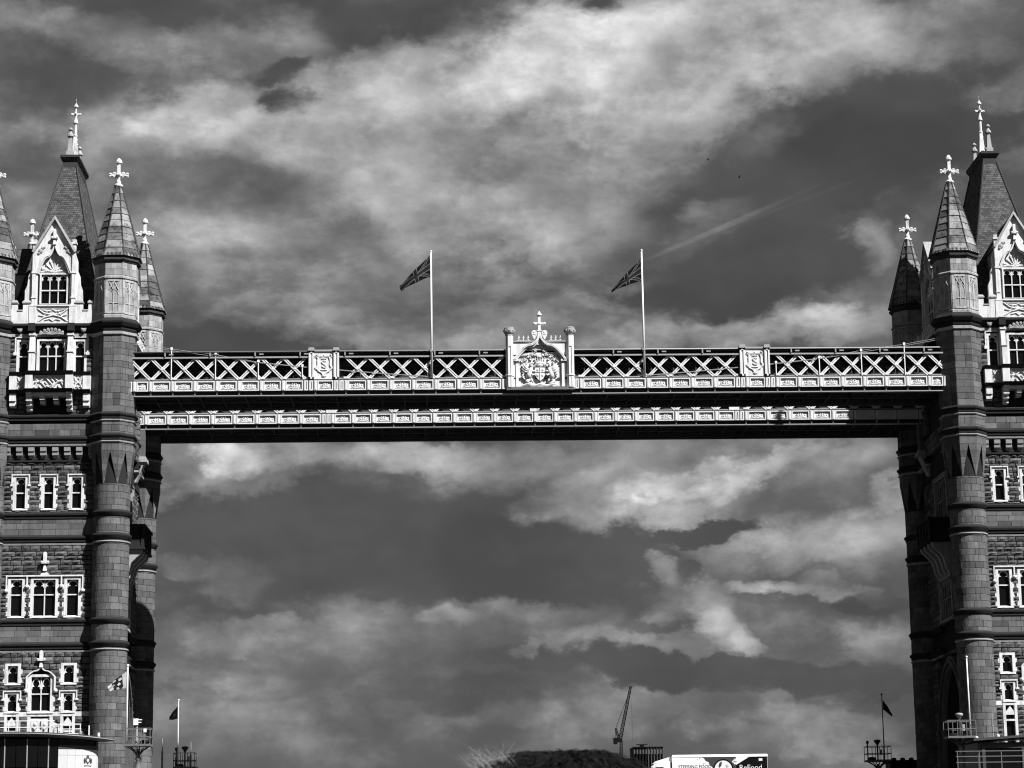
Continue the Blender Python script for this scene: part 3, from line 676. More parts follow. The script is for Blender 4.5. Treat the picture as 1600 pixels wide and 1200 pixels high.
def dormer(P, F, d, sc=1.0, back=4.5):
    """gabled stone dormer with an ogee-headed window, rising from the parapet"""
    hw = 1.62 * sc; body = MB(F)
    # wall round the window (jambs, apron and gable) standing in front of a dark core
    zt, za = 52.2, 54.75
    wl = 1.22 * sc
    body.box(-hw, -wl - .12, d - .6, d, 47.35, 52.0); body.box(wl + .12, hw, d - .6, d, 47.35, 52.0)
    og = ogee(-wl - .12, wl + .12, 50.2, 2.3)
    top = [(x, 52.0 + max(0, (za - 52.0) * (1 - abs(x) / hw)) - .0) for x, z in og]
    body.strip(top, og, d - .6, d)
    body.prism([(-hw, 52.0), (-wl - .12, 52.0), (-wl - .12, 52.0 + (za - 52.0) * (1 - (wl + .12) / hw))], d - .6, d - .001)
    body.prism([(hw, 52.0), (wl + .12, 52.0), (wl + .12, 52.0 + (za - 52.0) * (1 - (wl + .12) / hw))], d - .6, d - .001)
    g = body.build('dormer', 'portland', P)
    MB(F).prism([(-hw + .02, 45.8), (hw - .02, 45.8), (hw - .02, 52.0), (0, za - .1), (-hw + .02, 52.0)], d - back, d - .42).build('dormer_core', 'pale_trim', g)
    rf = MB(F)
    for sg in (-1, 1):
        rf.frust([(0, d - back, za - .05), (0, d - .3, za - .05), (sg * (hw + .1), d - .3, 51.85), (sg * (hw + .1), d - back, 51.85)], [(0, d - back, za + .1), (0, d - .3, za + .1), (sg * (hw + .2), d - .3, 51.95), (sg * (hw + .2), d - back, 51.95)])
    rf.build('dormer_roof', 'slate', g)
    # coping of the gable
    for sg in (-1, 1):
        c = MB(F); c.frust([(0, d - .5, za - .02), (0, d + .3, za - .02), (sg * (hw + .05), d + .3, 51.85), (sg * (hw + .05), d - .5, 51.85)], [(0, d - .5, za + .3), (0, d + .26, za + .3), (sg * (hw + .22), d + .26, 51.98), (sg * (hw + .22), d - .5, 51.98)]); c.build('coping', 'pale_trim', g)
    # ogee hood
    h = MB(F)
    for off, dd in ((0.0, .1), (.13, .16)):
        A = ogee(-wl - .12 - off, wl + .12 + off, 50.1, 2.4 + off); B = ogee(-wl - .02 - off, wl + .02 + off, 50.1, 2.25 + off); h.strip(A, B, d - .1, d + dd)
    finial(h, 0, 52.55, 53.9, d + .12, .13)
    h.build('ogee_hood', 'portland', g)
    tp = MB(F); tp.box(-wl - .1, wl + .1, d - .41, d - .3, 50.12, 52.0); carve(tp, -wl + .05, wl - .05, 50.25, 51.6, d - .27, .085 * sc, 'trefoil'); tp.box(-wl - .1, wl + .1, d - .41, d - .12, 50.08, 50.22); tp.build('tympanum', 'portland', g)
    sp = MB(F)
    for sg in (-1, 1):
        for (x, z, r) in ((1.15, 52.05, .22), (1.0, 52.3, .14), (1.28, 51.85, .13), (.85, 52.35, .1)): sp.ball((sg * x * sc, d + .02, z), (r, .1, r), 7, 4)
    sp.build('spandrel_carving', 'pale_trim', g)
    window(P, F, -1.04 * sc, 1.04 * sc, 47.62, 50.05, 3, 48.72, d - .12, .12, hood=False, quoin=False, depth=.2, headh=.55)
    # pinnacled buttress shafts
    for sg in (-1, 1):
        x = sg * (hw + .0); b = MB(F)
        b.box(x - .2, x + .2, d - .3, d + .17, 45.9, 47.5); b.box(x - .14, x + .14, d - .2, d + .13, 47.5, 52.6)
        b.box(x - .19, x + .19, d - .25, d + .18, 50.1, 50.25); b.box(x - .19, x + .19, d - .25, d + .18, 48.0, 48.1)
        b.box(x - .22, x + .22, d - .3, d + .22, 52.6, 52.75); b.frust([(x - .14, d - .2, 52.75), (x + .14, d - .2, 52.75), (x + .14, d + .1, 52.75), (x - .14, d + .1, 52.75)], [(x - .17, d - .22, 53.0), (x + .17, d - .22, 53.0), (x + .17, d + .14, 53.0), (x - .17, d + .14, 53.0)])
        b.build('pinnacle_shaft', 'portland', g)
        f = MB(F); q = [(hw + .1, 47.3), (hw + .75, 47.3), (hw + .75, 48.7), (hw + .55, 49.2), (hw + .5, 49.9), (hw + .3, 50.4), (hw + .3, 51.2), (hw + .1, 51.8)]
        f.prism([(sg * a, z) for a, z in q], d - .5, d - .12); f.build('flank', 'portland', g)
    # apron panel
    a = MB(F); a.box(-hw - .15, hw + .15, d - .5, d + .06, 45.8, 47.35); a.box(-hw - .3, hw + .3, d - .5, d + .22, 47.3, 47.42)
    for x in (-hw - .02, hw + .02): a.box(x - .3, x + .3, d - .1, d + .2, 45.8, 47.3)
    a.box(-hw + .3, hw - .3, d - .1, d + .12, 45.82, 45.98); a.box(-hw + .3, hw - .3, d - .1, d + .12, 47.12, 47.28)
    a.build('apron', 'portland', g)
    b = MB(F); carve(b, -hw + .4, hw - .4, 46.02, 47.1, d + .09, .07, 'cusps'); b.build('carved_panel', 'portland', g)
def bay(P, F, d):
    """three-light bay with side lights above a carved balcony on brackets"""
    window(P, F, -1.0, 1.02, 41.78, 44.35, 3, 43.1, d + .12, .2, hood=False, quoin=False, depth=.3, headh=.6)
    for sg in (-1, 1):
        window(P, F, sg * 2.3 - .36, sg * 2.3 + .36, 41.82, 44.32, 1, 43.1, d, .2, hood=False, quoin=False, depth=.28, headh=.6)
        h = MB(F); x = sg * 2.95
        h.box(min(x, x - sg * 1.1), max(x, x - sg * 1.1), d - .1, d + .14, 44.62, 44.72); h.box(x - .05, x + .05, d - .1, d + .139, 43.4, 44.62); h.box(x - .14, x + .14, d - .1, d + .22, 43.15, 43.4)
        h.build('hood_mould', 'portland', P)
        q = MB(F); x = sg * 1.55
        q.frust([(x - .26, d - .3, 41.6), (x + .26, d - .3, 41.6), (x + .2, d + .75, 41.6), (x - .2, d + .75, 41.6)], [(x - .26, d - .3, 43.3), (x + .26, d - .3, 43.3), (x + .2, d + .7, 43.3), (x - .2, d + .7, 43.3)])
        q.box(x - .27, x + .27, d - .3, d + .78, 43.3, 43.38)
        q.frust([(x - .26, d - .3, 43.38), (x + .26, d - .3, 43.38), (x + .2, d + .6, 43.38), (x - .2, d + .6, 43.38)], [(x - .24, d - .3, 44.75), (x + .24, d - .3, 44.75), (x + .19, d + .45, 44.75), (x - .19, d + .45, 44.75)])
        q.box(x - .26, x + .26, d - .3, d + .55, 44.75, 44.95); q.build('buttress', 'portland', P)
    # cornice and its carving
    c = MB(F); c.box(-3.6, 3.6, d - .3, d + .12, 44.95, 45.2); c.frust([(-3.6, d - .3, 45.2), (3.6, d - .3, 45.2), (3.6, d + .16, 45.2), (-3.6, d + .16, 45.2)], [(-3.6, d - .3, 45.55), (3.6, d - .3, 45.55), (3.6, d + .45, 45.55), (-3.6, d + .45, 45.55)])
    c.box(-3.6, 3.6, d - .3, d + .5, 45.55, 45.68); c.frust([(-3.6, d - .3, 45.68), (3.6, d - .3, 45.68), (3.6, d + .5, 45.68), (-3.6, d + .5, 45.68)], [(-3.6, d - .3, 45.85), (3.6, d - .3, 45.85), (3.6, d + .1, 45.85), (-3.6, d + .1, 45.85)])
    for x in (-1.6, 1.6): c.box(x - .28, x + .28, d, d + .7, 45.1, 45.75)
    c.build('cornice', 'dark_string', P)
    MB(F).box(-3.55, 3.55, d - .3, d + .15, 44.72, 44.94).build('fillet', 'pale_trim', P)
    k = MB(F); carve(k, -1.05, 1.05, 44.85, 45.45, d + .34, .1, 'trefoil')
    for x in (-2.6, 2.6):
        k.ball((x, d + .32, 45.2), (.2, .14, .18), 8, 5); k.ball((x - .16, d + .32, 45.33), .09, 6, 4); k.ball((x + .16, d + .32, 45.33), .09, 6, 4)
    k.build('cornice_carving', 'turret_stone', P)
    # balcony
    b = MB(F)
    b.box(-3.15, -1.9, d - .3, d + .55, 40.15, 41.35); b.box(1.9, 3.15, d - .3, d + .55, 40.15, 41.35); b.box(-1.9, 1.9, d - .3, d + .85, 40.15, 41.35)
    bo = b.build('balcony', 'portland', P)
    for x, dd, wd in ((-2.98, .68, .3), (2.98, .68, .3), (-1.62, 1.15, .3), (1.62, 1.15, .3)):
        MB(F).box(x - wd, x + wd, d - .3, d + dd, 40.15, 41.4).build('pedestal', 'portland', bo)
    for (z0, z1, ex) in ((41.36, 41.62, .16), (39.88, 40.14, .2)):
        m = MB(F)
        for a, e, dd in ((-3.3, -1.95, .72), (1.95, 3.3, .72), (-1.95, 1.95, 1.2)):
            m.frust([(a, d - .3, z0), (e, d - .3, z0), (e, d + dd, z0), (a, d + dd, z0)], [(a, d - .3, z1), (e, d - .3, z1), (e, d + dd + ex, z1), (a, d + dd + ex, z1)])
        m.build('balcony_moulding', 'dark_string', bo)
    m = MB(F); carve(m, -1.28, 1.28, 40.25, 41.28, d + .9, .065, 'scroll'); m.build('carved_panel', 'portland', bo)
    for x in (-2.3, 2.3):
        m = MB(F); carve(m, x - .34, x + .34, 40.25, 41.28, d + .6, .06, 'cusps'); m.build('carved_panel', 'portland', bo)
    # brackets below
    for x, top in ((-1.62, 39.88), (1.62, 39.88)):
        q = MB(F)
        for i, (z0, z1, dd) in enumerate(((39.45, 39.88, 1.12), (39.1, 39.45, .9), (38.75, 39.1, .62), (38.4, 38.75, .3))):
            q.frust([(x - .2, d - .3, z0), (x + .2, d - .3, z0), (x + .2, d + dd * .75, z0), (x - .2, d + dd * .75, z0)], [(x - .22, d - .3, z1), (x + .22, d - .3, z1), (x + .22, d + dd, z1), (x - .22, d + dd, z1)])
            q.tube([(x - .24, d + dd * .8, (z0 + z1) / 2), (x + .24, d + dd * .8, (z0 + z1) / 2)], .13, 7)
        q.build('bracket', 'portland', bo)
    MB(F).box(-1.8, 1.8, d - .3, d + .95, 39.62, 39.87).build('lintel', 'portland', bo)
    for x in (-.55, .55):
        q = MB(F); q.box(x - .2, x + .2, d - .3, d + .85, 39.3, 39.62); q.box(x - .2, x + .2, d - .3, d + .6, 39.02, 39.25); q.build('bracket', 'portland', bo)
    for x in (-2.98, 2.98):
        q = MB(F); q.box(x - .26, x + .26, d - .3, d + .62, 39.25, 39.85); q.box(x - .26, x + .26, d - .3, d + .5, 38.85, 39.22); q.box(x - .26, x + .26, d - .3, d + .3, 38.75, 38.85); q.build('bracket', 'portland', bo)
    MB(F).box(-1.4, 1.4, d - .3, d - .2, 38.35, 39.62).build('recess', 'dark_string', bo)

def build_tower(cx, side, label):
    tower = thing('tower', label, 'tower', (cx, TD / 2, -6), 'stone towers of the bridge')
    FF = lambda p: (cx + p[0], -p[1], p[2]); FB = lambda p: (cx - p[0], TD + p[1], p[2])
    FP = lambda p: (cx + TW / 2 + p[1], TD / 2 + p[0], p[2]); FN = lambda p: (cx - TW / 2 - p[1], TD / 2 - p[0], p[2])
    FI, FO = (FP, FN) if side < 0 else (FN, FP)
    # core with the road arch through it
    a = pointed(-4.6, 4.6, 10.5, 7.2, 10)
    core = MB(FI).prism([(-8.8, -6), (-4.6, -6)] + a + [(4.6, -6), (8.8, -6), (8.8, 34.4), (-8.8, 34.4)], -.35, -(TW - .35))
    core.v += []; wall = core.build('wall', 'mortar', tower)
    up = MB(); up.box(cx - 5.25, cx + 5.25, -.15, TD + .15, 34.38, 46.3); up.build('upper_wall', 'mortar', tower)
    MB().box(cx - 4.9, cx + 4.9, .3, TD - .3, 46.3, 46.6).build('roof_walk', 'lead', tower)
    # turrets
    blocks = []
    inner = -side
    for sx_, sy_ in ((1, 0), (-1, 0), (1, 1), (-1, 1)):
        tx, ty = cx + sx_ * TW / 2, sy_ * TD
        prio = 3.0 if (sx_ == inner and sy_ == 0) else (.5 if sx_ == inner else .8 if sy_ == 0 else .01)
        make_turret(tower, tx, ty, blocks, prio)
    blocks.sort(key=lambda q: -q[0])
    for q in blocks[:300]: q[1].build('ashlar_block', 'granite', q[2])
    settle([q[1] for q in blocks[300:]], 'x', 'granite', tower, 0, tower, 'ashlar_masonry')
    # ---- river front
    e0, e1 = 3.68, 3.44
    holes0 = [(c - .62, c + .62, 16.32, 18.0) for c in (-2.5, 1.95)] + [(c - .58, c + .58, 9, 15.78) for c in (-2.5, 1.95)] + [(-1.26, .78, 9, 17.0), (-.95, .47, 17.0, 17.55), (-e0, e0, 13.82, 14.18)]
    holes1 = [(-3.06, -1.74, 21.7, 25.0), (-1.25, .92, 21.7, 25.0), (1.44, 2.76, 21.7, 25.0)]
    holes2 = [(c - .59, c + .59, 30.42, 33.28) for c in (-2.3, -.03, 2.23)]
    rs = lambda F_, a_, b_, c_, d_, e_: rough_stone(MB(), F_, a_, b_, c_, d_, e_)
    fl = lambda F_, a_, b_, c_, d_, e_: flat_stone(F_, a_, b_, c_, d_, e_)
    rub = lay(FF, -e0, e0, 9.0, 19.0, 0, holes0, .3, .44, .5, 1.15, rs) + lay(FF, -e0, e0, 21.5, 27.55, 0, holes1, .3, .44, .5, 1.15, rs)
    rub += lay(FF, -e0, e0, 30.2, 34.42, 0, holes2, .32, .44, .5, 1.0, rs)
    rub += lay(FF, -e1, e1, 38.2, 44.95, .5, [(-2.75, 2.75, 41.5, 45), (-3.3, 3.3, 39.85, 41.65), (-1.45, 1.45, 38, 39.9)], .34, .5, .5, .95, rs)
    order = sorted(rub, key=lambda b: -abs(b.v[0][0] - b.v[3][0]))
    settle(order, 'rubble_stone', 'rubble', wall, 300, tower, 'rubble_masonry')
    ash = lay(FF, -e0, e0, 19.68, 21.05, 0, [], .44, .5, .8, 1.5, fl) + lay(FF, -e0, e0, 28.35, 29.72, 0, [], .44, .5, .8, 1.5, fl) + lay(FF, -e1, e1, 36.45, 37.45, .5, [], .44, .5, .8, 1.5, fl)
    settle(ash, 'wall_block', 'granite', wall, 300, tower, 'ashlar_masonry')
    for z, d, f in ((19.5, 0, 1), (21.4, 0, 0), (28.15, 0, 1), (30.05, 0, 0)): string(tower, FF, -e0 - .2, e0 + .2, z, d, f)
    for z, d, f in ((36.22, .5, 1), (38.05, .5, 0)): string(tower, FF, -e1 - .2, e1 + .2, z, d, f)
    machicolation(tower, FF, -e1 + .05, e1 - .05)
    for c in (-2.3, -.03, 2.23): window(tower, FF, c - .38, c + .38, 30.58, 33.1, 1, 31.85, 0, .22, drop=.75)
    for c in (-2.4, 2.1): window(tower, FF, c - .46, c + .46, 21.85, 24.75, 1, 23.55, 0, .22, hood=False)
    window(tower, FF, -1.05, .72, 21.85, 24.75, 2, 23.55, 0, .22, hood=False)
    h = MB(FF); h.box(-3.25, 2.95, -.1, .17, 25.0, 25.12)
    for x in (-3.2, -1.55, 1.2, 2.9): h.box(x - .05, x + .05, -.1, .165, 24.3 if abs(x) < 2 else 23.95, 25.0); h.ball((x, .14, 24.2 if abs(x) < 2 else 23.85), (.19, .19, .16), 7, 5)
    A = ogee(-.55, .25, 25.08, .42); h.strip(A, [(x, 25.05) for x, z in A], -.1, .16)
    finial(h, -.15, 25.45, 27.0, .12, .15); h.build('hood_mould', 'portland', tower)
    for c in (-2.5, 1.95):
        window(tower, FF, c - .4, c + .4, 16.5, 17.85, 1, None, 0, .24, hood=False, headh=.7)
        window(tower, FF, c - .36, c + .36, 14.25, 15.6, 1, None, 0, .22, hood=True, headh=.68)
        g = MB(FF); g.box(c - .58, c - .36, -.3, .05, 9, 14.0); g.box(c + .36, c + .58, -.3, .05, 9, 14.0)
        g.prism([(c - .4, 13.05), (c + .4, 13.05), (c + .4, 13.2), (c, 13.75), (c - .4, 13.2)], -.2, .02); g.box(c - .36, c + .36, -.2, .06, 12.55, 12.7); g.build('gablet', 'portland', tower)
        MB(FF).box(c - .36, c + .36, -.3, -.24, 9, 13.1).build('pane', 'glass', g and tower.children[-1])
    window(tower, FF, -1.0, .52, 14.25, 16.95, 2, 15.6, 0, .26, hood=False, headh=.95)
    h = MB(FF); A = ogee(-1.42, .94, 16.95, .85); B = ogee(-1.28, .8, 16.95, .72); h.strip(A, B, -.1, .2); h.box(-1.42, -1.29, -.1, .2, 15.95, 16.95); h.box(.81, .94, -.1, .2, 15.95, 16.95)
    for x in (-1.42, .94): h.ball((x, .12, 15.85), .18, 7, 5)
    finial(h, -.24, 17.7, 19.05, .13, .15); h.build('hood_mould', 'portland', tower)
    b = MB(FF); b.box(-e0, e0, -.3, .025, 13.82, 14.18); b.box(-e0, e0, -.3, .03, 9.4, 9.9); b.build('fillet', 'portland', tower)
    b = MB(FF); b.box(-1.0, .52, -.3, -.1, 12.6, 13.7); b.box(-1.26, -1.0, -.3, .05, 9, 13.8); b.box(.52, .78, -.3, .05, 9, 13.8)
    for x in (-.62, .14): b.prism([(x - .28, 13.55), (x + .28, 13.55), (x + .28, 13.1), (x, 12.75), (x - .28, 13.1)], -.1, .05); b.ball((x, .05, 13.2), (.16, .08, .16), 8, 5)
    b.build('heraldic_panel', 'portland', tower)
    bay(tower, FF, .5)
    parapet(tower, FF, -3.5, 3.5, .55, (-1.85, 1.85))
    dormer(tower, FF, .4)
    # ---- road face towards the span
    FIh = [(-4.9, 4.9, 2, 19), (-2.9, 2.9, 20.5, 34)]
    rub = lay(FI, -7.8, 7.8, 8, 19.1, 0, [(-5.4, 5.4, 2, 18.8)], .45, .6, .9, 1.5, rs) + lay(FI, -7.8, 7.8, 21.5, 34.4, 0, FIh, .45, .6, .9, 1.5, rs) + lay(FI, -7.5, 7.5, 36.4, 45, .5, [(-3, 3, 38, 45)], .45, .6, .9, 1.5, rs)
    settle(rub, 'x', 'rubble', wall, 0, tower, 'road_face_masonry')
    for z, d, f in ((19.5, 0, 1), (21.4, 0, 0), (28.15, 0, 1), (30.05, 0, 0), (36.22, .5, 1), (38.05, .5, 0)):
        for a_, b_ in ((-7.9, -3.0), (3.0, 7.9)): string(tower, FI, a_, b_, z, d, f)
    # great arch moulding
    g = MB(FI)
    for r0, dd in ((0, .12), (.35, .32), (.7, .18)):
        A = pointed(-4.6 - r0, 4.6 + r0, 10.5, 7.2 + r0, 10); B = pointed(-4.9 - r0, 4.9 + r0, 10.5, 7.5 + r0, 10); g.strip(B, A, -.3, dd); g.box(-4.9 - r0, -4.6 - r0, -.3, dd, -6, 10.5); g.box(4.6 + r0, 4.9 + r0, -.3, dd, -6, 10.5)
    g.build('road_arch', 'granite', tower)
    # tall window with balcony on a scrolled corbel
    window(tower, FI, -2.2, 2.2, 30.3, 33.8, 5, 32.0, .15, .35, hood=True, quoin=True, m='turret_stone'); window(tower, FI, -2.2, 2.2, 21.9, 25.2, 5, 23.6, .15, .35, hood=True, m='turret_stone')
    b = MB(FI); b.box(-2.6, 2.6, -.3, 1.75, 28.3, 28.6); b.box(-2.6, 2.6, 1.5, 1.75, 28.6, 30.0); b.box(-2.6, -2.35, -.3, 1.75, 28.6, 30.0); b.box(2.35, 2.6, -.3, 1.75, 28.6, 30.0); b.box(-2.75, 2.75, -.3, 1.95, 30.0, 30.2); b.box(-2.75, 2.75, -.3, 1.9, 28.1, 28.3)
    for x in (-2.5, -1.25, 0, 1.25, 2.5): b.box(x - .15, x + .15, 1.6, 1.86, 28.3, 30.0)
    bo = b.build('balcony', 'dark_string', tower)
    sc = [(.0, 25.4), (.25, 25.5), (.5, 25.9), (.62, 26.5), (.8, 27.0), (1.2, 27.4), (1.55, 27.7), (1.7, 28.1), (0, 28.1)]
    for x in (-2.2, -.8, .8, 2.2):
        n = len(sc); q = MB(FI); q.add([(x - .25, d_, z_) for d_, z_ in sc] + [(x + .25, d_, z_) for d_, z_ in sc], [tuple(range(n)), tuple(range(2 * n - 1, n - 1, -1))] + [(i, (i + 1) % n, n + (i + 1) % n, n + i) for i in range(n)])
        q.build('scrolled_corbel', 'pale_trim', bo)
    for s in (-6.5, 4.3):      # supports under the walkway ends
        sv = s if side < 0 else -s
        q = MB(FI); q.lathe([(.42, 37.2), (.42, 39.3)], 10, sv, 1.3) if False else None
        q.frust([(sv - .5, -.3, 34.6), (sv + .5, -.3, 34.6), (sv + .4, .3, 34.9), (sv - .4, .3, 34.9)], [(sv - .6, -.3, 36.6), (sv + .6, -.3, 36.6), (sv + .6, 1.0, 36.6), (sv - .6, 1.0, 36.6)])
        q.box(sv - .75, sv + .75, -.3, 1.2, 36.6, 36.9); q.box(sv - .65, sv + .65, -.3, 1.08, 36.9, 37.1); k = q.build('walkway_corbel', 'pale_trim', tower)
        q = MB(FI); q.box(sv - .4, sv + .4, .1, .95, 37.1, 39.5); q.build('bearing_block', 'granite', k)
    window(tower, FI, -2.0, 2.0, 41.2, 44.3, 5, 42.8, .5, .3, hood=False, quoin=False, m='turret_stone')
    c = MB(FI); c.box(-7.4, 7.4, .2, .95, 45.3, 45.8); c.build('cornice', 'dark_string', tower)
    parapet(tower, FI, -7.4, 7.4, .55, (-3.0, 3.0)); dormer(tower, FI, .3, 1.5, 4.0)
    c = MB(FO); c.box(-7.4, 7.4, .1, .95, 45.3, 45.8); c.build('cornice', 'dark_string', tower); parapet(tower, FO, -7.4, 7.4, .55, (-3.0, 3.0)); dormer(tower, FO, .3, 1.5, 4.0)
    c = MB(FB); c.box(-3.4, 3.4, .1, .95, 45.3, 45.8); c.build('cornice', 'dark_string', tower); parapet(tower, FB, -3.5, 3.5, .55, (-1.85, 1.85)); dormer(tower, FB, .4)
    # ---- great roof
    r = MB(); z0, z1 = 46.4, 61.45
    b0 = [(cx - 3.68, .9, z0), (cx + 3.68, .9, z0), (cx + 3.68, TD - .9, z0), (cx - 3.68, TD - .9, z0)]; b1 = [(cx - .58, 6.4, z1), (cx + .58, 6.4, z1), (cx + .58, 11.9, z1), (cx - .58, 11.9, z1)]
    r.frust(b0, b1); roof = r.build('roof', 'slate', tower)
    for p, q in zip(b0, b1): MB().tube([p, q], .09, 6).build('hip_roll', 'lead', roof)
    c = MB(); c.frust([(cx - .62, 6.35, 61.3), (cx + .62, 6.35, 61.3), (cx + .62, 11.95, 61.3), (cx - .62, 11.95, 61.3)], [(cx - .6, 6.37, 61.9), (cx + .6, 6.37, 61.9), (cx + .6, 11.93, 61.9), (cx - .6, 11.93, 61.9)])
    c.frust([(cx - .62, 6.3, 61.9), (cx + .62, 6.3, 61.9), (cx + .62, 12.0, 61.9), (cx - .62, 12.0, 61.9)], [(cx - .82, 6.1, 62.2), (cx + .82, 6.1, 62.2), (cx + .82, 12.2, 62.2), (cx - .82, 12.2, 62.2)])
    c.box(cx - .8, cx + .8, 6.12, 12.18, 62.2, 62.42); c.build('ridge_cap', 'lead', roof)
    v = MB(); v.lathe([(.0, 0), (.16, 0), (.16, .22), (.0, .22)], 10)
    v.v = [(cx + x, 6.12 + z * .6 + .25, 60.75 + y) for x, y, z in v.v]; v.build('vent', 'black', roof)
    k = MB()      # cresting along the ridge
    for i in range(9):
        y = 6.5 + i * .66
        k.box(cx - .03, cx + .03, y - .03, y + .03, 62.4, 63.1); k.ball((cx, y, 63.15), .09, 6, 4); k.tube([(cx, y - .3, 62.45), (cx, y, 62.9), (cx, y + .3, 62.45)], .03, 5)
    k.box(cx - .03, cx + .03, 6.4, 11.9, 62.62, 62.68)
    k.build('cresting', 'pale_trim', roof)
    for y in (6.45, 11.85):
        k = MB(); k.box(cx - .3, cx + .3, y - .3, y + .3, 62.4, 62.75); k.frust([(cx - .22, y - .22, 62.75), (cx + .22, y - .22, 62.75), (cx + .22, y + .22, 62.75), (cx - .22, y + .22, 62.75)], [(cx - .12, y - .12, 64.0), (cx + .12, y - .12, 64.0), (cx + .12, y + .12, 64.0), (cx - .12, y + .12, 64.0)])
        k.lathe([(.14, 64.0), (.28, 64.15), (.26, 64.3), (.1, 64.55), (.09, 64.65)], 8, cx, y); k.lathe([(.08, 64.6), (.2, 64.72), (.2, 64.8), (.02, 64.98)], 8, cx, y); k.build('ridge_finial', 'pale_trim', roof)
    k = MB(); y = TD / 2; k.frust([(cx - .3, y - .3, 62.4), (cx + .3, y - .3, 62.4), (cx + .3, y + .3, 62.4), (cx - .3, y + .3, 62.4)], [(cx - .12, y - .12, 65.1), (cx + .12, y - .12, 65.1), (cx + .12, y + .12, 65.1), (cx - .12, y + .12, 65.1)])
    for i in range(5): k.ball((cx + (.26 - .03 * i), y, 62.9 + .45 * i), .08, 6, 4); k.ball((cx - (.26 - .03 * i), y, 62.9 + .45 * i), .08, 6, 4)
    k.lathe([(.17, 65.0), (.2, 65.1), (.13, 65.2), (.12, 66.1), (.22, 66.2), (.22, 66.3), (.1, 66.7), (.08, 67.6), (.2, 67.7), (.2, 67.8), (.04, 68.05), (.012, 68.1), (.012, 68.5)], 8, cx, y)
    k.box(cx - .34, cx + .34, y - .07, y + .07, 66.98, 67.14); k.box(cx - .07, cx + .07, y - .34, y + .34, 66.98, 67.14)
    for sg in (-1, 1): k.ball((cx + sg * .36, y, 67.06), .11, 6, 4); k.ball((cx, y + sg * .36, 67.06), .11, 6, 4)
    k.build('spire_cross', 'portland', roof)
    return tower
build_tower(-CX, -1, 'stone tower at the left, its fronts sunlit, with four spired corner turrets')
build_tower(CX, 1, 'stone tower at the right, its face towards the span in black shadow')

# ------------------------------------------------------------------ high-level walkways
PITCH = 1.84
def segs(near=True):
    full = lambda n: [PITCH] * n
    if not near: return [(-34.7, -18.2, [.6] + full(8) + [.4]), (-18.2, 0, [.45] + full(10)), (0, 18.2, full(10) + [.45]), (18.2, 34.7, [.4] + full(8) + [.6])]
    a = [.62, 1.34] + full(7) + [.42]; b = [.43] + full(7) + [.43]
    return [(-33.93, -18.99, a), (-18.99, -16.51, [.42, 1.64, .42]), (-16.51, -2.77, b), (2.77, 16.51, b[::-1]), (16.51, 18.99, [.42, 1.64, .42]), (18.99, 33.93, a[::-1])]
panel_cache = {}
def panel_meshes(wd, carved):
    key = (round(wd, 2), carved)
    if key in panel_cache: return panel_cache[key]
    p = MB(); h = .83; x0, x1 = -wd / 2, wd / 2
    pil = .30 if wd > 1 else .10
    p.box(x0 + .035, x1 - .035, .06, .16, 0, h)                                  # back plate
    p.box(x0 + .035, x0 + pil, -.07, .06, .0, h)                                  # pilaster strip
    if wd > 1: p.box(x0 + .09, x0 + pil - .07, -.10, -.07, .04, h - .04)
    a, b = x0 + pil + .025, x1 - .04; t = .095
    p.box(a, b, -.08, .06, .0, t); p.box(a, b, -.08, .06, h - t, h); p.box(a, a + t, -.08, .06, t, h - t); p.box(b - t, b, -.08, .06, t, h - t)
    me = p.mesh('parapet_panel', 'pale_paint'); cm = None
    if carved and wd > 1:
        c = MB(); carve(c, a + t + .03, b - t - .03, t + .05, h - t - .05, .03, .045, 'leaf'); cm = c.mesh('carving', 'pale_paint')
    elif wd <= 1:
        c = MB(); c.box(a + t + .03, b - t - .03, .0, .06, t + .05, h - t - .05); cm = c.mesh('inset', 'pale_paint') if b - a > .25 else None
    panel_cache[key] = (me, cm); return panel_cache[key]
def bar_mesh(w_, h, sgn):
    ln = math.hypot(w_, h); b = MB()
    b.box(-ln / 2, ln / 2, .02, .06, -.115, .115); b.box(-ln / 2, ln / 2, -.06, .02, .035, .125); b.box(-ln / 2, ln / 2, -.06, .02, -.125, -.035)
    a = sgn * math.atan2(h, w_); c, s = math.cos(a), math.sin(a)
    b.v = [(x * c - z * s, y, x * s + z * c) for x, y, z in b.v]
    return b.mesh('lattice_bar', 'pale_paint')
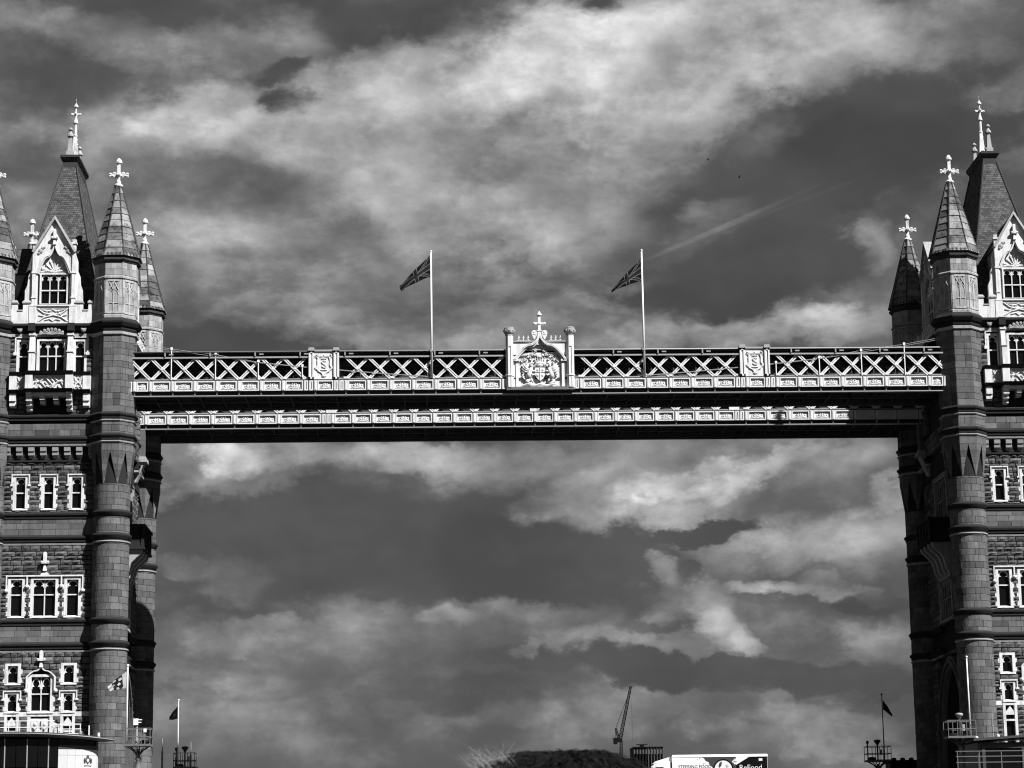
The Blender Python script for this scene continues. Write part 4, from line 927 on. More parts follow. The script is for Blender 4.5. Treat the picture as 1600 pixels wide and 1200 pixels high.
def walkway(Y, label, near):
    wk = thing('walkway', label, 'walkway', (0, Y + 2.85, 39.5), 'high-level walkways')
    X1 = 33.93 if near else 34.7; X0 = -X1; zl = 0 if near else -.13
    F = lambda p: (p[0], Y - p[1], p[2])           # d = towards the camera
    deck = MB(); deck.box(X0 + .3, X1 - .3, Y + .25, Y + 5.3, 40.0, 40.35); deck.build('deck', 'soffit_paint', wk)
    rf = MB(); rf.frust([(X0 + .6, Y + .12, 42.9), (X1 - .6, Y + .12, 42.9), (X1 - .6, Y + 5.2, 42.93), (X0 + .6, Y + 5.2, 42.93)], [(X0 + .6, Y + .12, 43.14), (X1 - .6, Y + .12, 43.14), (X1 - .6, Y + 5.2, 43.14), (X0 + .6, Y + 5.2, 43.14)])
    roof = rf.build('roof', 'black', wk)
    MB().tube([(X0 + .6, Y - .02, 43.28), (X1 - .6, Y - .02, 43.28)], .06, 8).build('roof_rail', 'grey_paint', roof, smooth=True)
    MB().box(X0 + .6, X1 - .6, Y + .02, Y + .1, 43.1, 43.24).build('gutter', 'black', roof)
    MB(F).box(X0 + .5, X1 - .5, -.12, .10, 42.74, 42.86).build('top_chord', 'grey_paint', wk)
    MB(F).box(X0, X1, -.2, .10, 40.82, 40.93).build('parapet_cap', 'dark_paint', wk)
    MB(F).box(X0 + .2, X1 - .2, -.2, -.05, 40.93, 41.03).build('bottom_chord', 'grey_paint', wk)
    # fascia below the panels
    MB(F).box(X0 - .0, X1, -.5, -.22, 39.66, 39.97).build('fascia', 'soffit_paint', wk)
    MB(F).box(X0 - .25, X1 + .25, -.5, .04, 39.95, 39.985).build('fascia_lip', 'dark_paint', wk)
    MB(F).box(X0 - .2, X1 + .2, -.45, -.02, 39.585, 39.66).build('lower_flange', 'grey_paint', wk)
    brk = MB(); brk.frust([(-.05, .06, .0), (.05, .06, .0), (.05, .3, .0), (-.05, .3, .0)], [(-.07, -.0, .28), (.07, -.0, .28), (.07, .3, .28), (-.07, .3, .28)]); brk_m = brk.mesh('bracket', 'grey_paint')
    nodes = []
    bar1, bar2 = {}, {}
    for i, (a, b, ws) in enumerate(segs(near)):
        k = (b - a) / sum(ws); x = a
        crest = len(ws) == 3
        ns = []
        for wd in ws:
            wd *= k
            if near or True:
                me, cm = panel_meshes(wd, True)
                o = link('parapet_panel', me, wk, (x + wd / 2, Y - .10, 39.985))
                if cm:
                    ch = link('carving' if wd > 1 else 'inset', cm, o, wt(o))
            if wd > .5: link('bracket', brk_m, wk, (x + .15, Y - .06, 39.66))
            if wd > 1.7 and not crest: ns.append(x + .15)
            x += wd
        if not crest:
            ns.append(ns[-1] + PITCH * k)
            if i == 0: ns = [ns[0] - PITCH * k] + ns
            if i == len(segs(near)) - 1: ns = ns + [ns[-1] + PITCH * k]
            nodes.append((a, b, ns))
    # lattice
    H0, H1 = 40.95, 42.78
    for a, b, ns in nodes:
        for p, q in zip(ns, ns[1:]):
            w_ = q - p; key = round(w_, 2)
            if key not in bar1: bar1[key] = bar_mesh(w_, H1 - H0, 1); bar2[key] = bar_mesh(w_, H1 - H0, -1)
            link('lattice_bar', bar1[key], wk, ((p + q) / 2, Y + .14, (H0 + H1) / 2)); link('lattice_bar', bar2[key], wk, ((p + q) / 2, Y + .06, (H0 + H1) / 2))
        for j, p in enumerate(ns):
            if a - .2 < p < b + .2:
                g = MB(F); g.box(p - .2, p + .2, -.12, -.02, 41.0, 41.16); g.build('gusset', 'pale_paint', wk)
                if j < len(ns) - 1:
                    g = MB(F); m_ = (p + ns[j + 1]) / 2; g.box(m_ - .1, m_ + .1, -.16, .02, 41.78, 41.95); g.build('gusset', 'pale_paint', wk)
    # glazed side behind the lattice
    nP = 36; wP = (X1 - X0 - 1.4) / nP
    MB(F).box(X0 + .7, X1 - .7, -.62, -.5, 40.35, 41.22).build('dado', 'interior', wk)
    for i in range(nP):
        x = X0 + .7 + i * wP; t = random.uniform(-.02, .02); t2 = random.uniform(-.05, .05)
        g = MB(F); g.frust([(x + .05, -.6, 41.25), (x + wP - .05, -.6 + t2, 41.25), (x + wP - .05, -.56 + t2, 41.25), (x + .05, -.56, 41.25)], [(x + .05, -.6 + t, 42.7), (x + wP - .05, -.6 + t + t2, 42.7), (x + wP - .05, -.56 + t + t2, 42.7), (x + .05, -.56 + t, 42.7)])
        g.build('glass_pane', 'glass', wk)
    m = MB(F)
    for i in range(nP + 1):
        x = X0 + .7 + i * wP; m.box(x - .045, x + .045, -.64, -.53, 41.2, 42.75)
    m.box(X0 + .7, X1 - .7, -.64, -.53, 41.18, 41.26)
    m.build('glazing_frame', 'dark_paint', wk)
    # rear side
    MB().box(X0, X1, Y + 5.45, Y + 5.6, 39.99, 40.85).build('rear_parapet', 'pale_paint', wk)
    MB().box(X0 + .4, X1 - .4, Y + 5.1, Y + 5.2, 40.35, 42.9).build('rear_glazing', 'glass', wk)
    # soffit
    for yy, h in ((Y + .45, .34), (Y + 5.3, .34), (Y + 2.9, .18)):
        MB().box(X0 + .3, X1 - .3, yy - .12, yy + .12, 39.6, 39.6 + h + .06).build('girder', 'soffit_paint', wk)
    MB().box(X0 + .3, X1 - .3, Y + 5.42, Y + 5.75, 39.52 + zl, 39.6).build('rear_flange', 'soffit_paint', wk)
    nb = 36; st = (X1 - X0 - .8) / nb
    bm = MB().box(-.07, .07, Y * 0, 4.6, 0, .3).mesh('cross_beam', 'soffit_paint')
    for i in range(nb + 1):
        link('cross_beam', bm, wk, (X0 + .4 + i * st, Y + .58, 39.66))
    br = [MB().tube([(0, 0, 0), (st * 2, s_ * 4.6, 0)], .045, 5).mesh('brace', 'soffit_paint') for s_ in (1, -1)]
    for i in range(0, nb, 2):
        link('brace', br[0], wk, (X0 + .4 + i * st, Y + .58, 39.72)); link('brace', br[1], wk, (X0 + .4 + i * st, Y + 5.18, 39.78))
    # panels with the monogram
    for xc in (-17.75, 17.75):
        if near: monogram_panel(wk, F, xc)
        else: MB(F).box(xc - .45, xc + .45, -.5, .02, 40.94, 43.2).build('crest_panel', 'pale_paint', wk)
    if near: royal_panel(wk, F)
    else:
        p = MB(F); p.box(-.3, .3, -.4, .02, 40.94, 43.2); p.build('crest_panel', 'pale_paint', wk)
    # floodlights in the gutter
    x = X0 + 3.2
    while x < X1 - 2:
        if near and min(abs(x), abs(abs(x) - 17.75)) > 1.6 and abs(x) > 3.2:
            q = MB(F); q.box(x - .05, x + .05, .0, .2, 42.9, 43.2); q.box(x + .32, x + .68, .06, .16, 43.0, 43.1); q.build('floodlight', 'steel', wk)
        x += 3.68
    # tension rods
    if near:
        for sg in (-1, 1):
            pts = [(-33.3, 44.1), (-30.2, 43.55), (-26.6, 43.05), (-23.1, 42.4), (-19.4, 42.0), (-15.7, 41.65), (-12.2, 41.35), (-8.83, 41.1)]
            for dz in (0, -.14):
                MB(F).tube([(sg * -x, .0, z + dz * (1 if abs(x) > 26 else .3)) for x, z in pts], .022, 6).build('tension_rod', 'steel', wk)
            for x, z, lo in ((-30.2, 43.6, 40.95), (-26.6, 43.1, 40.95), (-23.1, 42.5, 40.95), (-19.5, 42.1, 41.1)):
                MB(F).box(sg * -x - .035, sg * -x + .035, .02, .09, lo, z).box(sg * -x - .09, sg * -x + .09, .0, .12, z - .12, z + .08).build('rod_post', 'white_metal', wk)
    return wk
def monogram_panel(wk, F, xc):
    p = MB(F)
    p.box(xc - 1.24, xc + 1.24, -.5, .06, 40.94, 43.25)
    c = p.build('crest_panel', 'pale_paint', wk)
    for sg in (-1, 1):
        q = MB(F); x = xc + sg * 1.02
        q.box(x - .21, x - .08, .06, .2, 40.95, 43.3); q.box(x + .08, x + .21, .06, .2, 40.95, 43.3); q.box(x - .08, x + .08, .06, .12, 40.95, 43.3)
        q.box(x - .21, x + .21, .06, .2, 40.95, 41.1); q.box(x - .21, x + .21, .06, .2, 43.12, 43.3)
        q.build('pilaster', 'pale_paint', c)
        q = MB(F); q.box(x - .27, x + .27, -.5, .28, 43.3, 43.42); q.box(x - .23, x + .23, -.5, .22, 43.42, 43.58); q.build('capital', 'grey_paint', c)
    MB(F).box(xc - .78, xc + .78, -.5, .16, 43.25, 43.4).build('coping', 'grey_paint', c)
    s = MB(F); d = .09; T = lambda pts, r=.055: s.tube([(xc + x, d, 42.1 + z) for x, z in pts], r, 6)
    for sg in (-1, 1):       # strapwork shield
        T([(sg * .5, .55), (sg * .62, .75), (sg * .4, .72), (sg * .52, .4), (sg * .5, 0), (sg * .62, -.25), (sg * .45, -.5), (sg * .2, -.62), (0, -.95)], .06)
        T([(sg * .62, -.35), (sg * .72, -.2), (sg * .6, -.12)], .06); T([(0, -.95), (sg * .16, -.9)], .05)
    T([(.18, .32), (0, .4), (-.18, .26), (0, .1), (.18, -.04), (.02, -.2), (-.18, -.12)], .05)
    T([(-.14, .12), (.14, .36)], .035); T([(-.16, -.02), (.16, -.28), (.2, -.05), (-.05, .02)], .035)
    T([(-.26, -.4), (.26, -.4)], .05); T([(-.2, .52), (-.1, .7), (0, .58), (.1, .7), (.2, .52), (-.2, .52)], .04); s.ball((xc, d, 42.1 + .84), .06, 6, 4)
    for sg in (-1, 1): s.ball((xc + sg * .58, d, 42.98), .08, 6, 4)
    s.build('monogram_relief', 'pale_paint', c)
def royal_panel(wk, F):
    p = MB(F); p.box(-2.35, 2.35, -.6, -.02, 40.0, 43.0)
    c = p.build('crest_panel', 'pale_paint', wk)
    # ogee headed frame
    A = ogee(-1.85, 1.85, 42.45, 1.62, 14); wall_top = 43.95
    w_ = MB(F); w_.strip([(x, max(wall_top, z + .1)) for x, z in A], A, -.4, .1); w_.box(-2.3, -1.85, -.4, .1, 40.1, wall_top); w_.box(1.85, 2.3, -.4, .1, 40.1, wall_top); w_.build('surround', 'pale_paint', c)
    MB(F).prism([(-1.95, 41.0)] + A + [(1.95, 41.0)], -.4, -.05).build('tympanum', 'pale_paint', c)
    a = MB(F)
    for f0, f1, dd in ((0, .28, .22), (.28, .42, .30), (.42, .62, .38), (.62, .74, .28), (.74, 1.0, .34)):
        q0, q1 = [ogee(-1.85 - .34 * f, 1.85 + .34 * f, 42.45, 1.62 + .48 * f, 14) for f in (f0, f1)]
        a.strip(q1, q0, 0, dd)
    for sg in (-1, 1):
        a.box(min(sg * 1.78, sg * 2.0), max(sg * 1.78, sg * 2.0), -.02, .17, 40.1, 42.3); a.box(min(sg * 1.72, sg * 2.2), max(sg * 1.72, sg * 2.2), -.02, .3, 42.3, 42.45)
    a.build('ogee_arch', 'pale_paint', c)
    MB(F).box(-2.25, 2.25, -.2, .2, 43.93, 44.03).build('cornice', 'grey_paint', c)
    MB(F).frust([(-2.8, -.6, 39.9), (2.8, -.6, 39.9), (2.8, .3, 39.9), (-2.8, .3, 39.9)], [(-2.7, -.6, 40.12), (2.7, -.6, 40.12), (2.7, .42, 40.12), (-2.7, .42, 40.12)]).build('base_moulding', 'pale_paint', c)
    for sg in (-1, 1):
        x = sg * 2.5; q = MB(F)
        q.lathe([(.33, 40.1), (.33, 44.42), (.3, 44.45)], 8, x, .12, PI / 8); q.lathe([(.36, 41.0), (.4, 41.05), (.4, 41.12), (.36, 41.16)], 8, x, .12, PI / 8)
        for dx in (-.14, .1): q.box(x + dx, x + dx + .04, .42, .47, 41.2, 43.5); q.box(x + dx, x + dx + .04, .42, .47, 40.2, 40.95)
        q.prism([(x - .16, 43.5), (x + .16, 43.5), (x, 43.75)], .42, .48)
        t_ = q.build('pillar', 'pale_paint', c)
        q = MB(F); q.lathe([(.3, 44.42), (.36, 44.48), (.32, 44.54), (.4, 44.62), (.46, 44.72), (.46, 44.98), (.4, 45.02), (.42, 45.08), (.38, 45.14), (.1, 45.16)], 10, x, .12)
        for k in range(8): q.ball((x + .44 * math.cos(k * PI / 4), .12 + .44 * math.sin(k * PI / 4), 44.85), .085, 6, 4)
        q.build('pillar_capital', 'grey_paint', c)
        for i in range(3):       # fleur cresting
            xx = sg * (.95 + .38 * i); f = MB(F); f.box(xx - .03, xx + .03, -.03, .05, 44.03, 44.45); f.ball((xx, .02, 44.33), (.11, .05, .05), 6, 4); f.ball((xx, .02, 44.42), (.05, .05, .08), 6, 4); f.tube([(xx - .18, .02, 44.05), (xx, .02, 44.16), (xx + .18, .02, 44.05)], .03, 5); f.build('fleur', 'pale_paint', c)
        h = MB(F); xx = sg * .42; pts = [(xx - .24, 44.72), (xx - .2, 44.86), (xx - .08, 44.93), (xx + .08, 44.93), (xx + .2, 44.86), (xx + .24, 44.72), (xx + .2, 44.5), (xx + .06, 44.22), (xx, 44.14), (xx - .06, 44.22), (xx - .2, 44.5)]
        h.prism(pts, -.02, .12); h.tube([(xx - .1, .13, 44.8), (xx, .13, 44.7), (xx + .1, .13, 44.8)], .025, 5); h.tube([(xx - .12, .13, 44.6), (xx + .12, .13, 44.55)], .025, 5); h.build('heart_shield', 'pale_paint', c)
    f = MB(F); f.frust([(-.3, -.1, 43.7), (.3, -.1, 43.7), (.3, .16, 43.7), (-.3, .16, 43.7)], [(-.12, -.05, 44.75), (.12, -.05, 44.75), (.12, .12, 44.75), (-.12, .12, 44.75)])
    f.box(-.2, .2, -.08, .16, 44.86, 44.95); f.box(-.11, .11, -.05, .12, 44.75, 46.2); f.box(-.4, .4, -.05, .12, 45.42, 45.6); f.ball((-.42, .03, 45.51), .13, 6, 4); f.ball((.42, .03, 45.51), .13, 6, 4); f.ball((0, .05, 45.5), (.2, .14, .18), 8, 5)
    f.lathe([(.12, 46.1), (.22, 46.2), (.2, 46.3), (.08, 46.46), (.02, 46.56)], 8, 0, .03); f.build('cross_finial', 'pale_paint', c)
    # carved royal-style arms: shield, helm and crown, two winged supporters, leaves
    sh = MB(F); sh.prism([(-.42, 41.75), (.42, 41.75), (.42, 41.15), (.26, 40.85), (0, 40.62), (-.26, 40.85), (-.42, 41.15)], -.02, .2); sh.prism([(-.03, 41.75), (.03, 41.75), (.03, 40.66), (-.03, 40.66)], .2, .25); sh.box(-.42, .42, .2, .24, 41.36, 41.42)
    for x, z in ((-.2, 41.57), (.22, 41.57), (-.2, 41.12), (.2, 41.12)): sh.ball((x, .21, z), (.1, .06, .11), 6, 4)
    sh.build('shield', 'pale_paint', c)
    hm = MB(F); hm.ball((0, .1, 41.98), (.3, .2, .22), 8, 5); hm.tube([(-.5, .1, 41.85), (-.25, .16, 42.1), (0, .2, 42.16), (.25, .16, 42.1), (.5, .1, 41.85)], [.08, .11, .1, .11, .08], 6)
    for k in range(5): hm.tube([(-.34 + .17 * k, .1, 42.25), (-.38 + .19 * k, .12, 42.5)], [.075, .045], 6); hm.ball((-.38 + .19 * k, .12, 42.55), .07, 6, 4)
    hm.ball((-.05, .1, 42.7), (.26, .14, .14), 8, 5); hm.ball((.22, .12, 42.82), .12, 6, 4); hm.build('crown', 'pale_paint', c)
    for sg in (-1, 1):
        b = MB(F); T = lambda pts, rs: b.tube([(sg * x, dd, z) for x, dd, z in pts], rs, 7)
        T([(.95, .1, 40.85), (.92, .16, 41.2), (.78, .2, 41.55), (.7, .2, 41.8)], [.26, .22, .19, .1])          # body
        T([(.72, .2, 41.75), (.8, .22, 42.0), (.68, .25, 42.15), (.5, .25, 42.1)], [.13, .12, .12, .05])          # neck and head
        T([(.75, .2, 41.5), (.58, .26, 41.42), (.45, .28, 41.5)], [.1, .08, .06]); T([(.8, .2, 41.25), (.6, .26, 41.1), (.46, .28, 41.2)], [.1, .08, .06])
        T([(.9, .12, 40.8), (1.12, .18, 40.6), (.9, .2, 40.45), (.7, .2, 40.42)], [.2, .15, .1, .07]); T([(.95, .08, 40.85), (.7, .18, 40.72), (.62, .2, 40.48)], [.16, .11, .07])
        T([(.9, .1, 41.5), (1.15, .16, 41.75), (1.4, .14, 42.15)], [.1, .16, .03]); T([(.9, .1, 41.5), (1.2, .16, 41.6), (1.5, .12, 41.95)], [.1, .13, .03]); T([(.92, .1, 41.42), (1.25, .14, 41.42), (1.5, .1, 41.7)], [.08, .1, .03])   # wing
        T([(1.1, .1, 40.7), (1.35, .14, 40.85), (1.45, .12, 41.15), (1.3, .1, 41.3), (1.5, .1, 41.4)], [.07, .06, .06, .05, .03])                        # tail
        b.build('supporter', 'pale_paint', c, smooth=True)
        l = MB(F)
        for (x, z, r) in ((.55, 42.95, .16), (.9, 42.75, .17), (1.2, 42.5, .16), (1.5, 42.35, .14), (.75, 42.5, .12), (1.1, 42.2, .1), (.35, 43.2, .12)):
            for k in range(4):
                a_ = k * PI / 2 + x; l.tube([(sg * x, .06, z), (sg * x + r * math.cos(a_), .1, z + r * math.sin(a_))], [r * .25, r * .42], 5)
        l.build('leaf_carving', 'pale_paint', c)
    b = MB(F); b.tube([(-1.5, .1, 40.28), (-1.0, .2, 40.38), (-.5, .16, 40.24), (0, .24, 40.34), (.5, .16, 40.24), (1.0, .2, 40.38), (1.5, .1, 40.28)], [.06, .11, .1, .12, .1, .11, .06], 6); b.build('motto_scroll', 'pale_paint', c)
    # corbelling beneath
    for i in range(9):
        x = -2.4 + .6 * i; MB(F).box(x - .12, x + .12, -.5, .1, 39.62, 39.88).build('corbel', 'soffit_paint', c)
walkway(-.8, 'nearer of the two high walkways, pale lattice with the royal arms panel on it', True)
walkway(13.4, 'farther high walkway, its row of carved panels showing below the nearer one', False)

# ------------------------------------------------------------------ ground, river, piers, road
def at(u, v, Y):                                   # photo direction -> point at depth Y
    d = Fv + R2 * ((u - 800) / 3727.07) + U2 * ((600 - v) / 3727.07); return M.translation + d * ((Y - M.translation.y) / d.y)
structure(MB().box(-3000, 3000, -1500, 5000, -8.5, -5.0).build('river', 'water'))
structure(MB().box(-3000, 3000, 330, 5000, -9, -2.2).build('far_bank', 'quay_stone'))
structure(MB().box(-400, 400, -330, -186.5, -9, -1.62).build('quay', 'quay_stone'))
rd = structure(MB().box(-150, 150, 2.2, 16.1, 6.0, 6.6).build('road', 'asphalt'))
for y in (2.2, 15.3): structure(MB().box(-150, 150, y, y + .8, 6.604, 6.74).build('pavement', 'quay_stone'))
for cx, lab in ((-CX, 'granite river pier under the left tower'), (CX, 'granite river pier under the right tower')):
    p = thing('pier', lab, 'pier', (cx, 9.15, -9), 'river piers')
    pl = [(cx - 11, -6), (cx, -17), (cx + 11, -6), (cx + 11, 24.3), (cx, 35.3), (cx - 11, 24.3)]; n = 6
    m = MB(); m.add([(x, y, -9) for x, y in pl] + [(x * 1.0, y, 6.2) for x, y in pl], [tuple(range(n - 1, -1, -1)), tuple(range(n, 2 * n))] + [(i, (i + 1) % n, n + (i + 1) % n, n + i) for i in range(n)]); m.build('pier_body', 'granite', p)
    k = [(cx + (x - cx) * 1.04, 9.15 + (y - 9.15) * 1.04) for x, y in pl]; m = MB(); m.add([(x, y, 6.2) for x, y in k] + [(x, y, 6.58) for x, y in k], [tuple(range(n - 1, -1, -1)), tuple(range(n, 2 * n))] + [(i, (i + 1) % n, n + (i + 1) % n, n + i) for i in range(n)]); m.build('pier_coping', 'quay_stone', p)

# ------------------------------------------------------------------ flags on the walkway
def union(u, v):                                   # union flag, backlit shade put into its tones, u along the fly, v up
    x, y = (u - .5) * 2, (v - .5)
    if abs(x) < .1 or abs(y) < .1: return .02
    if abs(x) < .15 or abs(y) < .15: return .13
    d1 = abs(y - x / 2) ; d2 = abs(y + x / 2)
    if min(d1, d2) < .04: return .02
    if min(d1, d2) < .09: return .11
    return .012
def flag(P, hx, y, z0, z1, tips, pat, amp=.16, nu=44, nv=26, loc='flag'):
    """cloth between the hoist (hx, z0..z1) and a bunched fly end tips=((x,z) top, (x,z) bottom)"""
    m = MB(); vs = []
    for i in range(nu + 1):
        u = i / nu
        for j in range(nv + 1):
            v = j / nv
            top = Vector((hx + (tips[0][0] - hx) * u, z1 + (tips[0][1] - z1) * u)); bot = Vector((hx + (tips[1][0] - hx) * u ** 1.15, z0 + (tips[1][1] - z0) * u ** 1.7))
            q = bot.lerp(top, v); fold = math.sin(v * 9 + u * 5) * amp * u + math.sin(u * 8 + v * 2) * amp * .7 * u
            vs.append((q.x, y + fold, q.y + math.sin(u * 9 + v * 3) * .05 * u))
    W = nv + 1
    for i in range(nu):
        for j in range(nv):
            m.f.append((i * W + j, (i + 1) * W + j, (i + 1) * W + j + 1, i * W + j + 1)); m.t.append(pat((i + .5) / nu, (j + .5) / nv))
    m.v = vs; return m.build(loc, 'flag_cloth', P, smooth=True)
def pole(P, x, y, z0, z1, r=.07, m='white_metal'):
    MB().lathe([(r, z0), (r * .65, z1)], 10, x, y).build('pole', m, P, smooth=True); MB().ball((x, y, z1 + .07), .1, 8, 6).build('truck_ball', m, P, smooth=True)
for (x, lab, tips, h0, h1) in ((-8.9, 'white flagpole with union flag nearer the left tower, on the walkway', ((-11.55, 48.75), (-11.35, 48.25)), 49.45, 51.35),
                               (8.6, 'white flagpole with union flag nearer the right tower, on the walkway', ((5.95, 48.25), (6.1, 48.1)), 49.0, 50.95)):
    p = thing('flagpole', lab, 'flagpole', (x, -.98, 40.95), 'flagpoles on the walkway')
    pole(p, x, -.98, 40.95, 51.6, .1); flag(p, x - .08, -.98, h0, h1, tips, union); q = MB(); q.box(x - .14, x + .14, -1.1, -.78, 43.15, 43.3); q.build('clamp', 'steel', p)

# ------------------------------------------------------------------ masts, cabins and railings on the piers
def lookout(x0, x1, y, zd, label, top=1.22, kind=0):
    cx = (x0 + x1) / 2; w2 = (x1 - x0) / 2; P = thing('lookout_platform', label, 'platform', (cx, y, 6.6), 'railed platforms on posts at the piers')
    MB().lathe([(.3, 6.6), (.34, 6.7), (.22, 6.95), (.18, 7.6), (.2, 8.3), (.32, 8.38), (.32, 8.5), (.2, 8.6), (.17, 9.1), (.28, 9.2), (.3, 9.35), (.2, 9.5), (.15, 10.0), (.24, 10.1), (.14, 10.3), (.14, zd - .3)], 12, cx, y).build('column', 'rail_grey', P, smooth=True)
    b = MB()
    for k in range(8):
        a = k * PI / 4; b.tube([(cx + .12 * math.cos(a), y + .12 * math.sin(a), zd - .75), (cx + .4 * math.cos(a), y + .4 * math.sin(a), zd - .4), (cx + w2 * .85 * math.cos(a), y + w2 * .85 * math.sin(a), zd - .1)], .045, 5)
    b.build('bracket', 'dark_paint', P)
    MB().box(x0, x1, y - w2 * .8, y + w2 * .8, zd - .1, zd + .06).build('platform_deck', 'rail_grey', P)
    pm = MB().box(-.025, .025, -.025, .025, 0, top).mesh('post', 'rail_grey')
    for sx_ in (-1, -.33, .33, 1):
        for sy_ in (-1, 1): link('post', pm, P, (cx + sx_ * (w2 - .04), y + sy_ * (w2 * .8 - .04), zd + .06))
    for z in (zd + top * .5, zd + top + .04):
        for sy_ in (-1, 1): MB().box(x0, x1, y + sy_ * (w2 * .8 - .04) - .03, y + sy_ * (w2 * .8 - .04) + .03, z - .03, z + .03).build('rail', 'rail_grey', P)
        for sx_ in (x0 + .03, x1 - .03): MB().box(sx_ - .03, sx_ + .03, y - w2 * .8 + .07, y + w2 * .8 - .07, z - .03, z + .03).build('rail', 'rail_grey', P)
    if kind == 0:
        MB().lathe([(.1, zd), (.1, zd + 1.6)], 10, cx - .15, y).build('lamp_stem', 'steel', P); MB().box(cx - .38, cx - .02, y - .2, y + .2, zd + 1.55, zd + 2.05).box(cx - .02, cx + .25, y - .15, y + .15, zd + 1.93, zd + 2.0).box(cx - .02, cx + .2, y - .15, y + .15, zd + 1.72, zd + 1.79).build('lamp_head', 'white_metal', P)
        MB().box(cx + .4, cx + .62, y - .1, y + .1, zd + 1.0, zd + 1.3).build('camera_box', 'white_metal', P); MB().box(cx + .49, cx + .53, y - .02, y + .02, zd, zd + 1.0).build('camera_stem', 'steel', P)
        MB().ball((cx + .45, y + .3, zd + .25), (.4, .25, .2), 10, 6).build('coiled_hose', 'black', P)
    else:
        MB().lathe([(.07, zd), (.07, zd + 1.4), (.12, zd + 1.45), (.2, zd + 1.6), (.3, zd + 1.68), (.32, zd + 1.78), (.28, zd + 1.86), (.05, zd + 1.9)], 12, cx, y).build('lamp', 'steel' if kind == 1 else 'dark_paint', P, smooth=True)
        MB().box(cx + .2, cx + .4, y - .1, y + .1, zd + .5, zd + 1.0).build('control_box', 'steel', P); MB().ball((cx - .5, y + .2, zd + .2), (.4, .22, .16), 10, 6).build('coiled_hose', 'black', P)
        if kind == 2: MB().lathe([(.06, zd), (.06, zd + 1.5), (.13, zd + 1.55), (.13, zd + 1.75), (.03, zd + 1.82)], 8, x0 + .2, y).build('small_lamp', 'dark_paint', P)
    return P
lookout(-32.87, -30.8, -5, 11.15, 'railed platform with a white lamp head, in front of the left tower', kind=0)
lookout(31.14, 33.4, -5, 11.0, 'railed platform with a round lamp, in front of the right tower', kind=1)
lookout(-32.3, -30.35, 25, 10.9, 'far railed platform with lamps, just right of the left tower', kind=2)
lookout(30.14, 32.35, 25, 10.75, 'dark far railed platform standing against the sky left of the right tower', kind=2)
def arms(u, v):
    if u < .25: return .45
    return .02 if (math.sin(u * 19 + v * 5) + math.sin(v * 17 - u * 6)) > -.7 and u < .78 else .5
dark = lambda u, v: .006 if not (.3 < u < .6 and .35 < v < .65) else .015
grey = lambda u, v: .035 if abs(v - .5) > .12 and abs(u - .4) > .1 else .012
for (x, y, z0, z1, lab, fl) in ((-32.75, -5, 11.2, 17.25, 'white pole with a patterned flag in front of the left tower', (15.6, 16.9, ((-34.3, 15.75), (-34.1, 15.3)), arms)),
                                (-31.97, 25, 11.0, 16.85, 'white pole with a black flag just right of the left tower', (15.25, 16.4, ((-32.75, 15.55), (-32.8, 15.1)), dark)),
                                (33.1, -5, 11.05, 17.2, 'bare white flagpole in front of the right tower column', None),
                                (31.85, 25, 10.8, 16.65, 'thin dark pole with a limp grey flag left of the right tower', (15.3, 16.25, ((32.75, 14.95), (32.7, 14.6)), grey))):
    p = thing('flagpole', lab, 'flagpole', (x, y, z0), 'flagpoles on the piers'); pole(p, x, y, z0, z1, .075 if y < 0 else .06, 'white_metal' if x < 33.2 and not (x > 31 and y > 0) else 'dark_paint')
    if fl: flag(p, x + (-.06 if fl[2][0][0] < x else .06), y, fl[0], fl[1], fl[2], fl[3], .08, 24, 16)
for (u, v0, v1, Y, lab) in ((253, 1153, 1200, 25, 'thin white aerial standing alone right of the left tower'), (297.5, 1159, 1196, 25.4, 'thin aerial beside the far left platform')):
    a, b = at(u, v0, Y), at(u, 1215, Y); p = thing('aerial', lab, 'aerial', (b.x, Y, 6.6), 'whip aerials on the pier'); MB().lathe([(.09, 6.6), (.09, a.z - 1.2), (.05, a.z - 1.15), (.04, a.z)], 8, b.x, Y).build('whip', 'steel', p); MB().lathe([(.16, 6.6), (.16, 7.0)], 8, b.x, Y).build('socket', 'steel', p)
# left cabin with the swept elliptical roof
cb_ = thing('control_cabin', 'low cabin with swept elliptical roof and white end wall, below the left tower', 'cabin', (-41.5, -5, 6.6))
ccx, ccy = -41.5, -5.0
def ell(rx, ry, a): return (ccx + rx * math.cos(a), ccy + ry * math.sin(a))
r = MB(); n = 64; rings = [(.90, -.12, 0), (1.0, .0, 0), (1.0, .12, 0), (.93, .2, 0), (.5, .3, 0), (.02, .32, 0)]
vs = []
for k, dz, _ in rings:
    for i in range(n):
        a = 2 * PI * i / n; x, y = ell(7.8 * k, 3.2 * k, a); vs.append((x, y, 11.92 - .42 * ((x - ccx) / 7.8) ** 2 * (1 if x > ccx else .3) + dz))
r.add(vs, [tuple(range(n - 1, -1, -1))] + [(j * n + i, j * n + (i + 1) % n, (j + 1) * n + (i + 1) % n, (j + 1) * n + i) for j in range(len(rings) - 1) for i in range(n)])
ro = r.build('roof', 'dark_paint', cb_, smooth=False)
e = MB(); pts = [ell(7.83, 3.23, 2 * PI * i / n) for i in range(n + 1)]
e.tube([(x, y, 11.98 - .42 * ((x - ccx) / 7.8) ** 2 * (1 if x > ccx else .3)) for x, y in pts], .035, 6); e.build('roof_edge', 'steel', ro)
MB().box(-35.75, -35.67, -4.6, -4.52, 11.9, 12.75).build('stub_pole', 'white_metal', ro); MB().lathe([(.1, 11.8), (.1, 12.15)], 8, -34.9, -5).build('roof_lamp', 'white_metal', ro)
